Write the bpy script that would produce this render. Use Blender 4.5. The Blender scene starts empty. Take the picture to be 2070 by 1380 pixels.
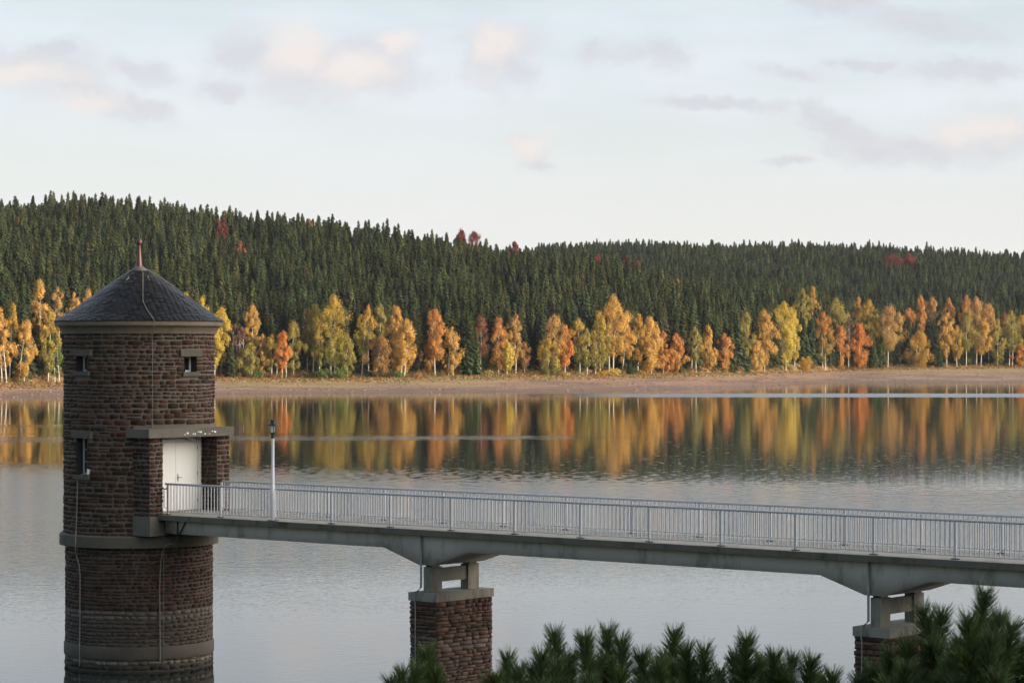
import bpy, bmesh, math, random
import numpy as np
from mathutils import Vector, Matrix
R = math.radians
rng = np.random.default_rng(7)
random.seed(7)
SC = bpy.context.scene
COL = SC.collection

# ------------------------------------------------------------------ camera
F, YH, H = 5374.0, 706.7, 10.53          # focal length and horizon in photo pixels, eye height above water
cam = bpy.data.cameras.new('camera'); camo = bpy.data.objects.new('camera', cam); COL.objects.link(camo)
camo.location = (0, 0, H); camo.rotation_euler = (R(90) + math.atan((YH - 690) / F), 0, 0)
cam.sensor_width = 36; cam.lens = 36 * F / 2070; cam.clip_start = 0.5; cam.clip_end = 9000
cam.dof.use_dof = True; cam.dof.focus_distance = 110; cam.dof.aperture_fstop = 18
SC.camera = camo
SC.view_settings.view_transform = 'Standard'; SC.view_settings.look = 'None'; SC.view_settings.gamma = 1
SC.view_settings.exposure = 0.65
SC.cycles.use_denoising = True
SC.cycles.max_bounces = 6; SC.cycles.diffuse_bounces = 2; SC.cycles.glossy_bounces = 3
SC.cycles.transmission_bounces = 3; SC.cycles.volume_bounces = 0; SC.cycles.transparent_max_bounces = 6
SC.cycles.caustics_reflective = False; SC.cycles.caustics_refractive = False

# ------------------------------------------------------------------ node helpers
class NT:
    def __init__(s, nt): s.nt = nt; s.n = nt.nodes; s.l = nt.links
    def node(s, t, **k):
        n = s.n.new(t)
        for a, b in k.items(): setattr(n, a, b)
        return n
    def put(s, sock, v):
        if isinstance(v, bpy.types.NodeSocket): s.l.new(v, sock)
        elif v is not None: sock.default_value = v
    def math(s, op, a, b=None, c=None, clamp=False):
        n = s.node('ShaderNodeMath', operation=op, use_clamp=clamp)
        for i, v in enumerate((a, b, c)):
            if v is not None: s.put(n.inputs[i], v)
        return n.outputs[0]
    def smooth(s, v, a, b):
        n = s.node('ShaderNodeMapRange', interpolation_type='SMOOTHSTEP')
        s.put(n.inputs[0], v); n.inputs[1].default_value = a; n.inputs[2].default_value = b
        return n.outputs[0]
    def mix(s, f, a, b, mode='MIX'):
        n = s.node('ShaderNodeMix', data_type='RGBA', blend_type=mode)
        s.put(n.inputs[0], f); s.put(n.inputs[6], c4(a)); s.put(n.inputs[7], c4(b))
        return n.outputs[2]
    def noise(s, vec, scale, detail=3, rough=.5, scl=None, off=(0, 0, 0)):
        if scl is not None or off != (0, 0, 0):
            m = s.node('ShaderNodeMapping'); s.put(m.inputs[0], vec)
            m.inputs['Scale'].default_value = scl or (1, 1, 1); m.inputs['Location'].default_value = off; vec = m.outputs[0]
        n = s.node('ShaderNodeTexNoise'); s.put(n.inputs['Vector'], vec)
        n.inputs['Scale'].default_value = scale; n.inputs['Detail'].default_value = detail; n.inputs['Roughness'].default_value = rough
        return n.outputs['Fac']
def c4(c): return (*c, 1) if isinstance(c, tuple) and len(c) == 3 else c

# ------------------------------------------------------------------ world: Nishita sky + clouds laid out by direction
SUN_AZ, SUN_EL = 60.0, 9.0                # degrees to the right of straight behind the camera; elevation
sundir = Vector((math.sin(R(SUN_AZ)) * math.cos(R(SUN_EL)), -math.cos(R(SUN_AZ)) * math.cos(R(SUN_EL)), math.sin(R(SUN_EL))))
w = bpy.data.worlds.new('World'); SC.world = w; w.use_nodes = True
N = NT(w.node_tree); N.n.clear()
sky = N.node('ShaderNodeTexSky', sky_type='NISHITA'); sky.sun_disc = False
sky.sun_elevation = R(SUN_EL); sky.sun_rotation = math.atan2(sundir.x, sundir.y)
sky.air_density = 1.0; sky.dust_density = 1.0; sky.ozone_density = 1.0; sky.altitude = 500
geo = N.node('ShaderNodeTexCoord'); D = geo.outputs['Generated']
sp = N.node('ShaderNodeSeparateXYZ'); N.put(sp.inputs[0], D)
az = N.math('ARCTAN2', sp.outputs[0], sp.outputs[1])            # 0 straight ahead, + to the right
el = N.math('ARCSINE', sp.outputs[2])
cv = N.node('ShaderNodeCombineXYZ'); N.put(cv.inputs[0], az); N.put(cv.inputs[1], el)
P = cv.outputs[0]
warp = N.node('ShaderNodeTexNoise'); N.put(warp.inputs['Vector'], P); warp.inputs['Scale'].default_value = 60; warp.inputs['Detail'].default_value = 6
warp.inputs['Roughness'].default_value = .68
wc = N.node('ShaderNodeSeparateXYZ'); N.put(wc.inputs[0], warp.outputs['Color'])
az2 = N.math('ADD', az, N.math('MULTIPLY', N.math('SUBTRACT', wc.outputs[0], .5), .026))
el2 = N.math('ADD', el, N.math('MULTIPLY', N.math('SUBTRACT', wc.outputs[1], .5), .013))
def px2dir(x, y): return math.atan((x - 1035) / F), math.atan((YH - y) / F)
def blob(x, y, wx, wy, tilt=0.0, soft=1.0):
    a, e = px2dir(x, y)
    u = N.math('SUBTRACT', az2, a); v = N.math('SUBTRACT', N.math('SUBTRACT', el2, e), N.math('MULTIPLY', u, tilt))
    u = N.math('DIVIDE', u, wx / F); v = N.math('DIVIDE', v, wy / F)
    r = N.math('ADD', N.math('MULTIPLY', u, u), N.math('MULTIPLY', v, v))
    return N.math('EXPONENT', N.math('MULTIPLY', r, -.85))
def union(lst):
    o = lst[0]
    for b in lst[1:]: o = N.math('MAXIMUM', o, b)
    return o
grey = union([blob(70, 150, 130, 50), blob(200, 205, 110, 40, -.3), blob(300, 150, 60, 28, -.2), blob(110, 110, 70, 22), blob(290, 215, 45, 22, -.5),
    blob(500, 120, 90, 50, .2), blob(440, 190, 55, 30), blob(620, 140, 120, 70), blob(780, 130, 110, 60, -.2), blob(700, 165, 200, 22),
    blob(1000, 105, 80, 80), blob(1040, 140, 55, 40, -.5), blob(1260, 105, 110, 26), blob(1340, 110, 45, 38, -.2), blob(1200, 95, 40, 20),
    blob(1075, 308, 45, 42, -.4), blob(1090, 335, 40, 14), blob(1480, 212, 170, 14, -.05), blob(1640, 225, 60, 20, -.4),
    blob(1850, 50, 150, 34, -.22), blob(1700, 12, 120, 22), blob(1950, 150, 150, 24, -.05), blob(1600, 150, 70, 18, -.15), blob(1750, 140, 80, 12),
    blob(1720, 270, 90, 26, -.35), blob(1820, 310, 170, 34, -.05), blob(1990, 290, 120, 52), blob(1600, 330, 60, 12)])
warm = union([blob(600, 105, 70, 55), blob(740, 140, 90, 32), blob(800, 90, 40, 25), blob(1000, 85, 50, 45), blob(1070, 298, 36, 32), blob(1985, 275, 95, 32), blob(50, 160, 90, 26), blob(190, 210, 60, 25), blob(690, 150, 60, 30)])
# broken, streaky texture inside the clouds, and a faint high veil
brr = N.math('MULTIPLY', N.math('SUBTRACT', N.noise(P, 42, 7, .62, scl=(1, 1.6, 1)), .5), 1.5); br = N.smooth(N.noise(P, 30, 7, .68, scl=(1, 1.9, 1)), .30, .62)
veil = N.smooth(N.noise(P, 9, 5, .6, scl=(.6, 2.6, 1), off=(3, 1, 0)), .35, .75)
sat = N.smooth(el, R(-1), R(8.5))
SKY = N.node('ShaderNodeMix', data_type='RGBA', blend_type='MULTIPLY'); SKY.inputs[0].default_value = 1
N.put(SKY.inputs[6], sky.outputs[0]); SKY.inputs[7].default_value = (1, 1, 1, 1)
front = N.math('MULTIPLY', N.smooth(sp.outputs[1], -.4, .6), N.smooth(el, R(65), R(14)))
K = 6.7                                                     # radiance unit of the clouds relative to the sky texture
def kc(r, g, b): return (r * K, g * K, b * K)
veilc = N.mix(sat, kc(.87, .84, .81), kc(.775, .84, .915))
c0 = N.mix(N.math('MULTIPLY', front, N.math('SUBTRACT', .97, N.math('MULTIPLY', N.math('MULTIPLY', sat, .34), N.math('SUBTRACT', 1, veil)))), SKY.outputs[2], veilc)
gm = N.math('MULTIPLY', N.math('MULTIPLY', N.smooth(N.math('ADD', grey, brr), .12, 1.0), N.math('ADD', .6, N.math('MULTIPLY', br, .4))), .78)
c1 = N.mix(gm, c0, kc(.64, .64, .69))
wm = N.math('MULTIPLY', N.smooth(N.math('ADD', warm, brr), .05, 1.0), .72)
c2 = N.mix(wm, c1, kc(.91, .83, .785))
upb = N.math('ADD', 1.0, N.math('MULTIPLY', N.math('MULTIPLY', N.smooth(el, R(8), R(16)), N.smooth(el, R(60), R(25))), .75))
c3 = N.mix(1, c2, N.mix(0, upb, upb), 'MULTIPLY')
dt = N.node('ShaderNodeVectorMath', operation='DOT_PRODUCT'); N.put(dt.inputs[0], D)
gd = Vector((math.sin(R(80)), -math.cos(R(80)), .28)).normalized(); dt.inputs[1].default_value = gd
gl = N.math('POWER', N.math('MAXIMUM', dt.outputs['Value'], 0.0), 3.6)          # broad warm glow of thin cloud round the low sun
c4_ = N.mix(gl, (0, 0, 0), kc(3.9, 3.45, 2.9))
c5 = N.mix(1, c3, c4_, 'ADD')
bg = N.node('ShaderNodeBackground'); N.put(bg.inputs[0], c5); bg.inputs[1].default_value = 0.10
N.l.new(bg.outputs[0], N.node('ShaderNodeOutputWorld').inputs[0])

# ------------------------------------------------------------------ sun
sl = bpy.data.lights.new('sun', 'SUN'); sl.energy = 4.0; sl.angle = R(.5); sl.color = (1, .85, .66)
so = bpy.data.objects.new('sun', sl); COL.objects.link(so)
so.rotation_euler = (-sundir).to_track_quat('-Z', 'Y').to_euler()

# ------------------------------------------------------------------ object helpers
def props(o, label=None, cat=None, group=None, kind=None):
    for k, v in (('label', label), ('category', cat), ('group', group), ('kind', kind)):
        if v: o[k] = v
    return o
def thing(name, label, cat, loc=(0, 0, 0), group=None, rz=0):
    o = bpy.data.objects.new(name, None); COL.objects.link(o); o.location = loc; o.rotation_euler = (0, 0, rz)
    o.empty_display_size = .3
    return props(o, label, cat, group)
def link(o, parent=None, local=False):
    COL.objects.link(o)
    if parent:
        o.parent = parent
        if not local:
            p, m = parent, Matrix.Identity(4)
            while p:
                m = (Matrix.Translation(p.location) @ p.rotation_euler.to_matrix().to_4x4()) @ m if p.type == 'EMPTY' else m
                p = p.parent
            o.matrix_parent_inverse = m.inverted() if parent.type == 'EMPTY' else Matrix.Identity(4)
    return o
def mesh_np(name, verts, faces, mat, cols=None, smooth=False):
    """verts (n,3); faces (m,k) array or list of arrays"""
    me = bpy.data.meshes.new(name)
    verts = np.asarray(verts, np.float32)
    if isinstance(faces, np.ndarray): fl = [faces]
    else: fl = [np.asarray(f, np.int32) for f in faces if len(f)]
    idx = np.concatenate([f.ravel() for f in fl]).astype(np.int32)
    tot = np.concatenate([np.full(len(f), f.shape[1], np.int32) for f in fl])
    st = np.concatenate([[0], np.cumsum(tot)[:-1]]).astype(np.int32)
    me.vertices.add(len(verts)); me.vertices.foreach_set('co', verts.ravel())
    me.loops.add(len(idx)); me.loops.foreach_set('vertex_index', idx)
    me.polygons.add(len(tot)); me.polygons.foreach_set('loop_start', st); me.polygons.foreach_set('loop_total', tot)
    me.update(calc_edges=True)
    if smooth: me.polygons.foreach_set('use_smooth', np.ones(len(tot), bool))
    if cols is not None:
        a = me.color_attributes.new('Col', 'FLOAT_COLOR', 'POINT')
        cc = np.ones((len(verts), 4), np.float32); cc[:, :3] = cols; a.data.foreach_set('color', cc.ravel())
    me.materials.append(mat)
    return me
def obj_np(name, verts, faces, mat, parent=None, cols=None, smooth=False, local=False):
    return link(bpy.data.objects.new(name, mesh_np(name, verts, faces, mat, cols, smooth)), parent, local)
class MB:
    """collects simple solids in one mesh"""
    def __init__(s): s.v = []; s.f = []
    def box(s, o, ax, ay, az):
        """o corner, three edge vectors"""
        o, ax, ay, az = map(Vector, (o, ax, ay, az)); b = len(s.v)
        if ax.cross(ay).dot(az) < 0: ax, ay = ay, ax
        for k in range(8): s.v.append(o + ax * (k & 1) + ay * (k >> 1 & 1) + az * (k >> 2 & 1))
        s.f += [[b + i for i in q] for q in ((0, 2, 3, 1), (4, 5, 7, 6), (0, 1, 5, 4), (2, 6, 7, 3), (0, 4, 6, 2), (1, 3, 7, 5))]
        return s
    def tube(s, pts, r, n=8, caps=True):
        pts = [Vector(p) for p in pts]; rs = r if isinstance(r, (list, tuple)) else [r] * len(pts); b = len(s.v)
        for i, p in enumerate(pts):
            t = (pts[min(i + 1, len(pts) - 1)] - pts[max(i - 1, 0)]).normalized()
            u = t.cross(Vector((0, 0, 1)) if abs(t.z) < .9 else Vector((1, 0, 0))).normalized(); w_ = t.cross(u)
            for k in range(n):
                a = 2 * math.pi * k / n; s.v.append(p + (u * math.cos(a) + w_ * math.sin(a)) * rs[i])
        for i in range(len(pts) - 1):
            for k in range(n): s.f.append([b + i * n + k, b + (i + 1) * n + k, b + (i + 1) * n + (k + 1) % n, b + i * n + (k + 1) % n][::-1])
        if caps: s.f.append([b + k for k in range(n)]); s.f.append([b + (len(pts) - 1) * n + k for k in range(n)][::-1])
        return s
    def lathe(s, c, prof, n=48, close=False):
        """prof: list of (radius, z) bottom to top"""
        b = len(s.v)
        for r, z in prof:
            for k in range(n):
                a = 2 * math.pi * k / n; s.v.append(Vector((c[0] + r * math.cos(a), c[1] + r * math.sin(a), z)))
        m = len(prof)
        for i in range(m if close else m - 1):
            j = (i + 1) % m
            for k in range(n): s.f.append([b + i * n + k, b + i * n + (k + 1) % n, b + j * n + (k + 1) % n, b + j * n + k])
        return s
    def poly(s, pts):
        b = len(s.v); s.v += [Vector(p) for p in pts]; s.f.append(list(range(b, b + len(pts)))); return s
    def build(s, name, mat, parent=None, bevel=0, smooth=False, seg=2):
        bm = bmesh.new(); vs = [bm.verts.new(v) for v in s.v]
        for f in s.f:
            try: bm.faces.new([vs[i] for i in f])
            except ValueError: pass
        if bevel:
            es = [e for e in bm.edges if len(e.link_faces) == 2 and e.calc_face_angle(0) > .5]
            bmesh.ops.bevel(bm, geom=es, offset=bevel, segments=seg, affect='EDGES', profile=.6, clamp_overlap=True)
        me = bpy.data.meshes.new(name); bm.to_mesh(me); bm.free(); me.materials.append(mat)
        if smooth:
            me.polygons.foreach_set('use_smooth', np.ones(len(me.polygons), bool))
            me.set_sharp_from_angle(angle=R(40))
        return link(bpy.data.objects.new(name, me), parent)

# ------------------------------------------------------------------ materials
def newmat(name):
    m = bpy.data.materials.new(name); m.use_nodes = True; n = NT(m.node_tree); n.n.clear()
    b = n.node('ShaderNodeBsdfPrincipled'); o = n.node('ShaderNodeOutputMaterial'); n.l.new(b.outputs[0], o.inputs[0])
    return m, n, b, o
def bumpn(n, b, h, strength, dist=.02):
    u = n.node('ShaderNodeBump'); u.inputs['Strength'].default_value = strength; u.inputs['Distance'].default_value = dist
    n.put(u.inputs['Height'], h); n.l.new(u.outputs[0], b.inputs['Normal']); return u
def simple(name, col, rough=.6, metal=0, var=.25, scale=3, bump=.15, stain=None, bdist=.01):
    m, n, b, o = newmat(name); tc = n.node('ShaderNodeNewGeometry').outputs['Position']
    f = n.noise(tc, scale, 6, .65); f2 = n.noise(tc, scale * 7, 4, .6)
    dark = tuple(c * (1 - var) for c in col); lite = tuple(min(1, c * (1 + var)) for c in col)
    c = n.mix(f, dark, lite); c = n.mix(n.math('MULTIPLY', f2, var), c, tuple(c_ * .6 for c_ in col))
    if stain:
        st = n.smooth(n.noise(tc, 1.6, 7, .7, scl=(1, 1, .35)), .48, .68); c = n.mix(n.math('MULTIPLY', st, stain[1]), c, stain[0])
    n.put(b.inputs['Base Color'], c); b.inputs['Roughness'].default_value = rough; b.inputs['Metallic'].default_value = metal
    if bump: bumpn(n, b, f2, bump, bdist)
    return m
def attrmat(name, rough=.9, var=.3, scale=12, bump=.5, trans=0, hv=0.0, dist=.02):
    m, n, b, o = newmat(name); at = n.node('ShaderNodeAttribute', attribute_name='Col')
    c = at.outputs['Color']; tc = n.node('ShaderNodeNewGeometry').outputs['Position']
    if var:
        f = n.noise(tc, scale, 4, .6)
        c = n.mix(1, c, n.mix(f, (1 - var,) * 3, (1 + var,) * 3), 'MULTIPLY')
        if bump: bumpn(n, b, f, bump, dist)
    if hv:
        r = n.node('ShaderNodeObjectInfo').outputs['Random']
        hs = n.node('ShaderNodeHueSaturation'); n.put(hs.inputs['Color'], c)
        n.put(hs.inputs['Value'], n.math('ADD', 1 - hv, n.math('MULTIPLY', r, 2 * hv)))
        r2 = n.math('FRACT', n.math('MULTIPLY', r, 17.3)); n.put(hs.inputs['Hue'], n.math('ADD', .485, n.math('MULTIPLY', r2, .025)))
        c = hs.outputs[0]
    n.put(b.inputs['Base Color'], c); b.inputs['Roughness'].default_value = rough; b.inputs['Specular IOR Level'].default_value = .2
    if trans:
        t = n.node('ShaderNodeBsdfTranslucent'); n.put(t.inputs[0], c); x = n.node('ShaderNodeMixShader'); x.inputs[0].default_value = trans
        n.l.new(b.outputs[0], x.inputs[1]); n.l.new(t.outputs[0], x.inputs[2]); n.l.new(x.outputs[0], o.inputs[0])
    return m
M = {}
M['stone'] = attrmat('rubble_stone', .9, .45, 9, .7)
M['mortar'] = simple('mortar', (.15, .128, .105), .95, var=.35, scale=2, bump=.5)
M['concrete'] = simple('concrete', (.27, .25, .205), .9, var=.3, scale=1.5, bump=.3, stain=((.09, .085, .06), .75))
M['concrete_dark'] = simple('weathered_concrete', (.15, .135, .11), .9, var=.35, scale=1.6, bump=.3, stain=((.07, .075, .05), .8))
M['ledge'] = simple('ledge_concrete', (.115, .098, .078), .9, var=.35, scale=1.6, bump=.3, stain=((.06, .055, .04), .8))
M['deck'] = simple('deck_concrete', (.36, .33, .28), .9, var=.25, scale=.9, bump=.2, stain=((.13, .12, .09), .7))
M['fascia'] = simple('stained_fascia', (.15, .135, .105), .95, var=.4, scale=2.2, bump=.4, stain=((.045, .045, .032), .8))
M['girder'] = simple('grey_painted_girder', (.66, .585, .515), .65, var=.10, scale=.7, bump=.06, stain=((.30, .27, .225), .75))
M['rail'] = simple('galvanised_rail', (.53, .52, .545), .45, .1, var=.12, scale=6, bump=.05)
M['white'] = simple('white_door_paint', (.80, .79, .76), .45, var=.05, scale=1.2, bump=.03)
M['frame'] = simple('window_frame_paint', (.68, .69, .73), .5, var=.08)
M['black'] = simple('black_metal', (.02, .02, .022), .5, var=.2)
M['pipe'] = simple('pipe_metal', (.33, .33, .33), .5, .3, var=.15)
M['cable'] = simple('cable_sheath', (.22, .20, .17), .7, var=.2)
M['copper'] = simple('copper_finial', (.085, .04, .034), .45, .4, var=.25, scale=8)
M['lead'] = simple('lead_flashing', (.12, .11, .10), .55, .3, var=.3, scale=5)
M['slate'] = attrmat('slate', .42, .3, 14, .3)
M['timber'] = simple('eave_timber', (.215, .17, .12), .8, var=.3, scale=5, bump=.3, stain=((.11, .09, .07), .6))
M['bark'] = simple('spruce_bark', (.10, .07, .05), .95, var=.4, scale=4, bump=.5)
M['bud'] = simple('pine_bud', (.20, .10, .06), .8, var=.3)
M['interior'] = simple('dark_reveal', (.05, .04, .035), .95, var=.3)
M['needle'] = attrmat('spruce_needles', .9, 0, hv=.55, trans=.12)
M['leaf'] = attrmat('autumn_leaves', .8, 0, trans=.30)
M['pine'] = attrmat('pine_needles', .55, 0, trans=.15)
m, n, b, o = newmat('window_glass'); b.inputs['Base Color'].default_value = (.015, .018, .02, 1); b.inputs['Roughness'].default_value = .08
bumpn(n, b, n.noise(n.node('ShaderNodeNewGeometry').outputs['Position'], 2, 2), .05); M['glass'] = m
m, n, b, o = newmat('lantern_glass'); b.inputs['Base Color'].default_value = (.55, .57, .50, 1); b.inputs['Roughness'].default_value = .25
b.inputs['Transmission Weight'].default_value = .55
bumpn(n, b, n.noise(n.node('ShaderNodeNewGeometry').outputs['Position'], 9, 2), .1); M['lglass'] = m
m, n, b, o = newmat('birch_bark'); tc = n.node('ShaderNodeNewGeometry').outputs['Position']
f = n.smooth(n.noise(tc, 1.1, 4, .7, scl=(1, 1, 2.5)), .56, .66)
n.put(b.inputs['Base Color'], n.mix(f, (.50, .45, .38), (.09, .07, .06))); b.inputs['Roughness'].default_value = .8; M['birch'] = m

# water: calm mirror with wind-ruffled patches
m, n, b, o = newmat('lake_water'); pos = n.node('ShaderNodeNewGeometry').outputs['Position']
s3 = n.node('ShaderNodeSeparateXYZ'); n.put(s3.inputs[0], pos); wx, wy = s3.outputs[0], s3.outputs[1]
edge = n.noise(pos, .018, 4, .6, scl=(.45, 1, 1)); e0 = n.math('SUBTRACT', edge, .5)
fine = n.noise(pos, 1.5, 3, .6, scl=(.8, .36, 1), off=(4, 2, 0))                        # ripple groups
near = n.smooth(n.math('ADD', n.math('ADD', wy, n.math('MULTIPLY', e0, 34)), n.math('MULTIPLY', wx, .53)), 240, 172)
near = n.smooth(n.math('ADD', near, n.math('MULTIPLY', n.math('SUBTRACT', fine, .5), 1.3)), .10, .95)   # breaks up at its far edge
def band(d0, kx, half, wob): return n.smooth(n.math('ABSOLUTE', n.math('SUBTRACT', n.math('ADD', wy, n.math('MULTIPLY', e0, wob)), n.math('ADD', d0, n.math('MULTIPLY', wx, kx)))), half, half * .25)
pg = n.smooth(n.noise(pos, .7, 4, .65, scl=(.55, .5, 1)), .40, .62)
b1 = n.math('MULTIPLY', n.smooth(n.math('ADD', n.math('MULTIPLY', band(317, .12, 17, 26), n.math('ADD', .35, n.math('MULTIPLY', n.smooth(wx, 30, -12), .65))), n.math('MULTIPLY', n.math('SUBTRACT', n.noise(pos, .8, 4, .65, scl=(.5, .6, 1)), .5), 2.6)), .62, 1.35), n.smooth(n.math('ADD', wx, n.math('MULTIPLY', n.math('SUBTRACT', fine, .5), 26)), 30, -4))
b1b = n.math('MULTIPLY', n.math('MULTIPLY', band(336, .1, 4, 30), pg), n.smooth(wx, 4, -20))
b2 = n.math('MULTIPLY', n.math('MULTIPLY', band(376, .1, 12, 20), pg), n.smooth(wx, -40, -56))
b3 = n.math('MULTIPLY', n.smooth(n.math('ABSOLUTE', n.math('SUBTRACT', n.math('ADD', wy, n.math('MULTIPLY', e0, 6)), n.math('ADD', 618, n.math('MULTIPLY', wx, -.02)))), 29, 20), n.smooth(wx, -6, 40))
streak = n.math('MULTIPLY', n.smooth(n.noise(pos, .05, 5, .7, scl=(.22, 2.2, 1)), .64, .76), .06)
bands = n.math('MAXIMUM', n.math('MAXIMUM', n.math('MULTIPLY', b1, .30), n.math('MULTIPLY', b1b, .16)), n.math('MAXIMUM', n.math('MULTIPLY', b2, .28), streak))
calmn = n.math('ADD', .05, n.math('MULTIPLY', n.smooth(n.math('ADD', wy, n.math('MULTIPLY', e0, 60)), 96, 190), .95))
ruff = n.math('MAXIMUM', n.math('MULTIPLY', near, calmn), bands)
wv = n.math('ADD', n.math('MULTIPLY', n.noise(pos, .95, 2.5, .5, scl=(.7, .8, 1)), .28), n.math('MULTIPLY', n.noise(pos, 2.8, 2.5, .55, scl=(.8, 1, 1)), .50))
amp = n.math('ADD', n.math('MULTIPLY', ruff, .34), n.math('ADD', .010, n.math('MULTIPLY', b3, .45)))
bu = n.node('ShaderNodeBump'); bu.inputs['Strength'].default_value = 1; bu.inputs['Distance'].default_value = .35
n.put(bu.inputs['Height'], n.math('MULTIPLY', wv, amp)); n.l.new(bu.outputs[0], b.inputs['Normal'])
b.inputs['Base Color'].default_value = (.018, .024, .022, 1); b.inputs['IOR'].default_value = 1.33
n.put(b.inputs['Roughness'], n.math('ADD', .035, n.math('ADD', n.math('MULTIPLY', ruff, .06), n.math('MULTIPLY', b3, .22))))
M['water'] = m

# ground: shore gravel, grass and forest floor by height above the water
m, n, b, o = newmat('shore_ground'); pos = n.node('ShaderNodeNewGeometry').outputs['Position']
s3 = n.node('ShaderNodeSeparateXYZ'); n.put(s3.inputs[0], pos)
zn = n.math('ADD', s3.outputs[2], n.math('MULTIPLY', n.math('SUBTRACT', n.noise(pos, .05, 5, .6, scl=(1, 1.6, 1)), .5), 2.4))
grav = n.mix(n.noise(pos, .5, 6, .7), (.15, .076, .044), (.36, .20, .115)); gr2 = n.mix(n.smooth(n.noise(pos, .09, 4, .6, scl=(.4, 1, 1)), .45, .62), grav, (.20, .115, .078))
stv = n.node('ShaderNodeCombineXYZ'); n.put(stv.inputs[0], n.math('MULTIPLY', s3.outputs[0], .022)); n.put(stv.inputs[1], n.math('MULTIPLY', zn, 1.7))
gr2 = n.mix(n.smooth(n.noise(stv.outputs[0], 1.6, 4, .65), .40, .60), n.mix(.55, gr2, (.10, .050, .030)), n.mix(.3, gr2, (.46, .28, .17)))
wet = n.smooth(n.math('ADD', s3.outputs[2], n.math('MULTIPLY', n.math('SUBTRACT', n.noise(pos, .03, 5, .6), .5), 1.6)), 1.0, .25); c = n.mix(n.math('MULTIPLY', wet, .8), gr2, (.13, .075, .05))
grass = n.mix(n.noise(pos, .35, 5, .7), (.13, .135, .035), (.36, .23, .085)); grass = n.mix(n.smooth(n.noise(pos, .06, 4, .6, off=(9, 0, 0)), .45, .6), grass, (.34, .19, .08))
gsh = n.math('ADD', .45, n.math('MULTIPLY', n.math('MULTIPLY', n.smooth(s3.outputs[0], -95, -65), n.smooth(s3.outputs[0], 8, -12)), 1.1))
c = n.mix(n.smooth(n.math('ADD', zn, gsh), 2.5, 3.0), c, grass)
c = n.mix(n.smooth(s3.outputs[2], 4.6, 6.0), c, (.045, .035, .02))
n.put(b.inputs['Base Color'], c); b.inputs['Roughness'].default_value = .95
bumpn(n, b, n.noise(pos, 1.2, 5, .7), .6, .25); M['shore'] = m
M['bank'] = simple('grassy_bank', (.07, .075, .03), .95, var=.5, scale=1.2, bump=.6, bdist=.05)

# ------------------------------------------------------------------ terrain of the far shore
XS = np.array([-700, -400, 0, 440, 820, 1180, 1400, 1500, 1600, 1700, 2070, 2800.])
YS = np.array([830, 815, 803, 796, 793, 790, 786, 781, 775.8, 774, 773, 773.])
XT = np.array([-700, -400, 0, 130, 440, 600, 760, 900, 1000, 1200, 1300, 1400, 1500, 1600, 1700, 1800, 2070, 2800.])
YT = np.array([800, 790, 776, 773, 763, 765, 764, 760, 758, 759, 757, 754, 753, 750, 748, 744, 741, 741.])
XF = np.array([-700, -300, 0, 200, 400, 600, 800, 1000, 1150, 1300, 1500, 1650, 1800, 2800.])
YF = np.array([385, 385, 397, 407, 424, 446, 470, 496, 514, 541, 576, 604, 650, 680.])
XB = np.array([-700, 800, 1000, 1100, 1300, 1500, 1700, 2070, 2800.])
YB = np.array([520, 515, 503, 496, 490, 487, 492, 504, 520.])
TREE = 19.0; ZF0, ZB = 1000.0, 1580.0
XW = np.array([-700, 0, 440, 820, 1180, 1400, 1500, 1600, 1700, 2070, 2800.]); WW = np.array([50, 55, 92, 80, 87, 100, 102, 115, 158, 190, 190.])
def terr(x, Z):
    """ground height for photo column x and depth Z (arrays)"""
    Ds = H * F / (np.interp(x, XS, YS) - YH); Dt = Ds + np.interp(x, XW, WW); wb = Dt - Ds; ZF = np.maximum(ZF0, Dt + 60)
    hb = H - (np.interp(x, XT, YT) - YH) / F * Dt
    hf = H + (YH - np.interp(x, XF, YF)) / F * ZF - TREE + 1.4
    hk = H + (YH - np.interp(x, XB, YB)) / F * ZB - TREE + 2.6
    beach = np.where(Z < Ds, np.maximum(-6, (Z - Ds) * .05), hb * np.clip((Z - Ds) / wb, 0, 1) ** .85)
    t = np.clip((Z - Dt) / (ZF - Dt), 0, 1); front = hb + (hf - hb) * t * (1.15 - .15 * t)
    front = np.where(Z > ZF, hf - (Z - ZF) * .12, front)
    t2 = np.clip((Z - np.maximum(Dt, 930)) / (ZB - np.maximum(Dt, 930)), 0, 1); back = hb + (hk - hb) * t2
    back = np.where(Z > ZB, hk - (Z - ZB) * .08, back)
    h = np.where(Z <= Dt, beach, np.maximum(front, back))
    h = h + np.where(Z > Dt, 1.2 * np.sin(Z * .031 + x * .004) * np.clip((Z - Dt) / 120, 0, 1) + 1.0 * np.sin(x * .013 + Z * .011) * np.clip((Z - Dt) / 120, 0, 1), 0)
    return h, Ds, Dt
def ground_at(x, Z): return float(terr(np.array([x], float), np.array([Z], float))[0][0])
xs = np.linspace(-700, 2800, 240); Zs = np.concatenate([np.linspace(480, 1120, 200), np.linspace(1130, 2100, 70)])
gx, gz = np.meshgrid(xs, Zs, indexing='ij'); gh, _, _ = terr(gx, gz)
gh += (rng.random(gh.shape) - .5) * .18 * (gh > .3)
V = np.stack([(gx - 1035) / F * gz, gz, gh], -1).reshape(-1, 3); nz = len(Zs)
i, j = np.meshgrid(np.arange(len(xs) - 1), np.arange(nz - 1), indexing='ij'); a = (i * nz + j).ravel()
props(obj_np('hills', V, np.stack([a, a + nz, a + nz + 1, a + 1], -1), M['shore'], smooth=True), kind='structure')
# water sheet
mb = MB().poly([(-4000, 12, 0), (4000, 12, 0), (4000, 5000, 0), (-4000, 5000, 0)])
props(mb.build('water', M['water']), kind='structure')
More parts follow.
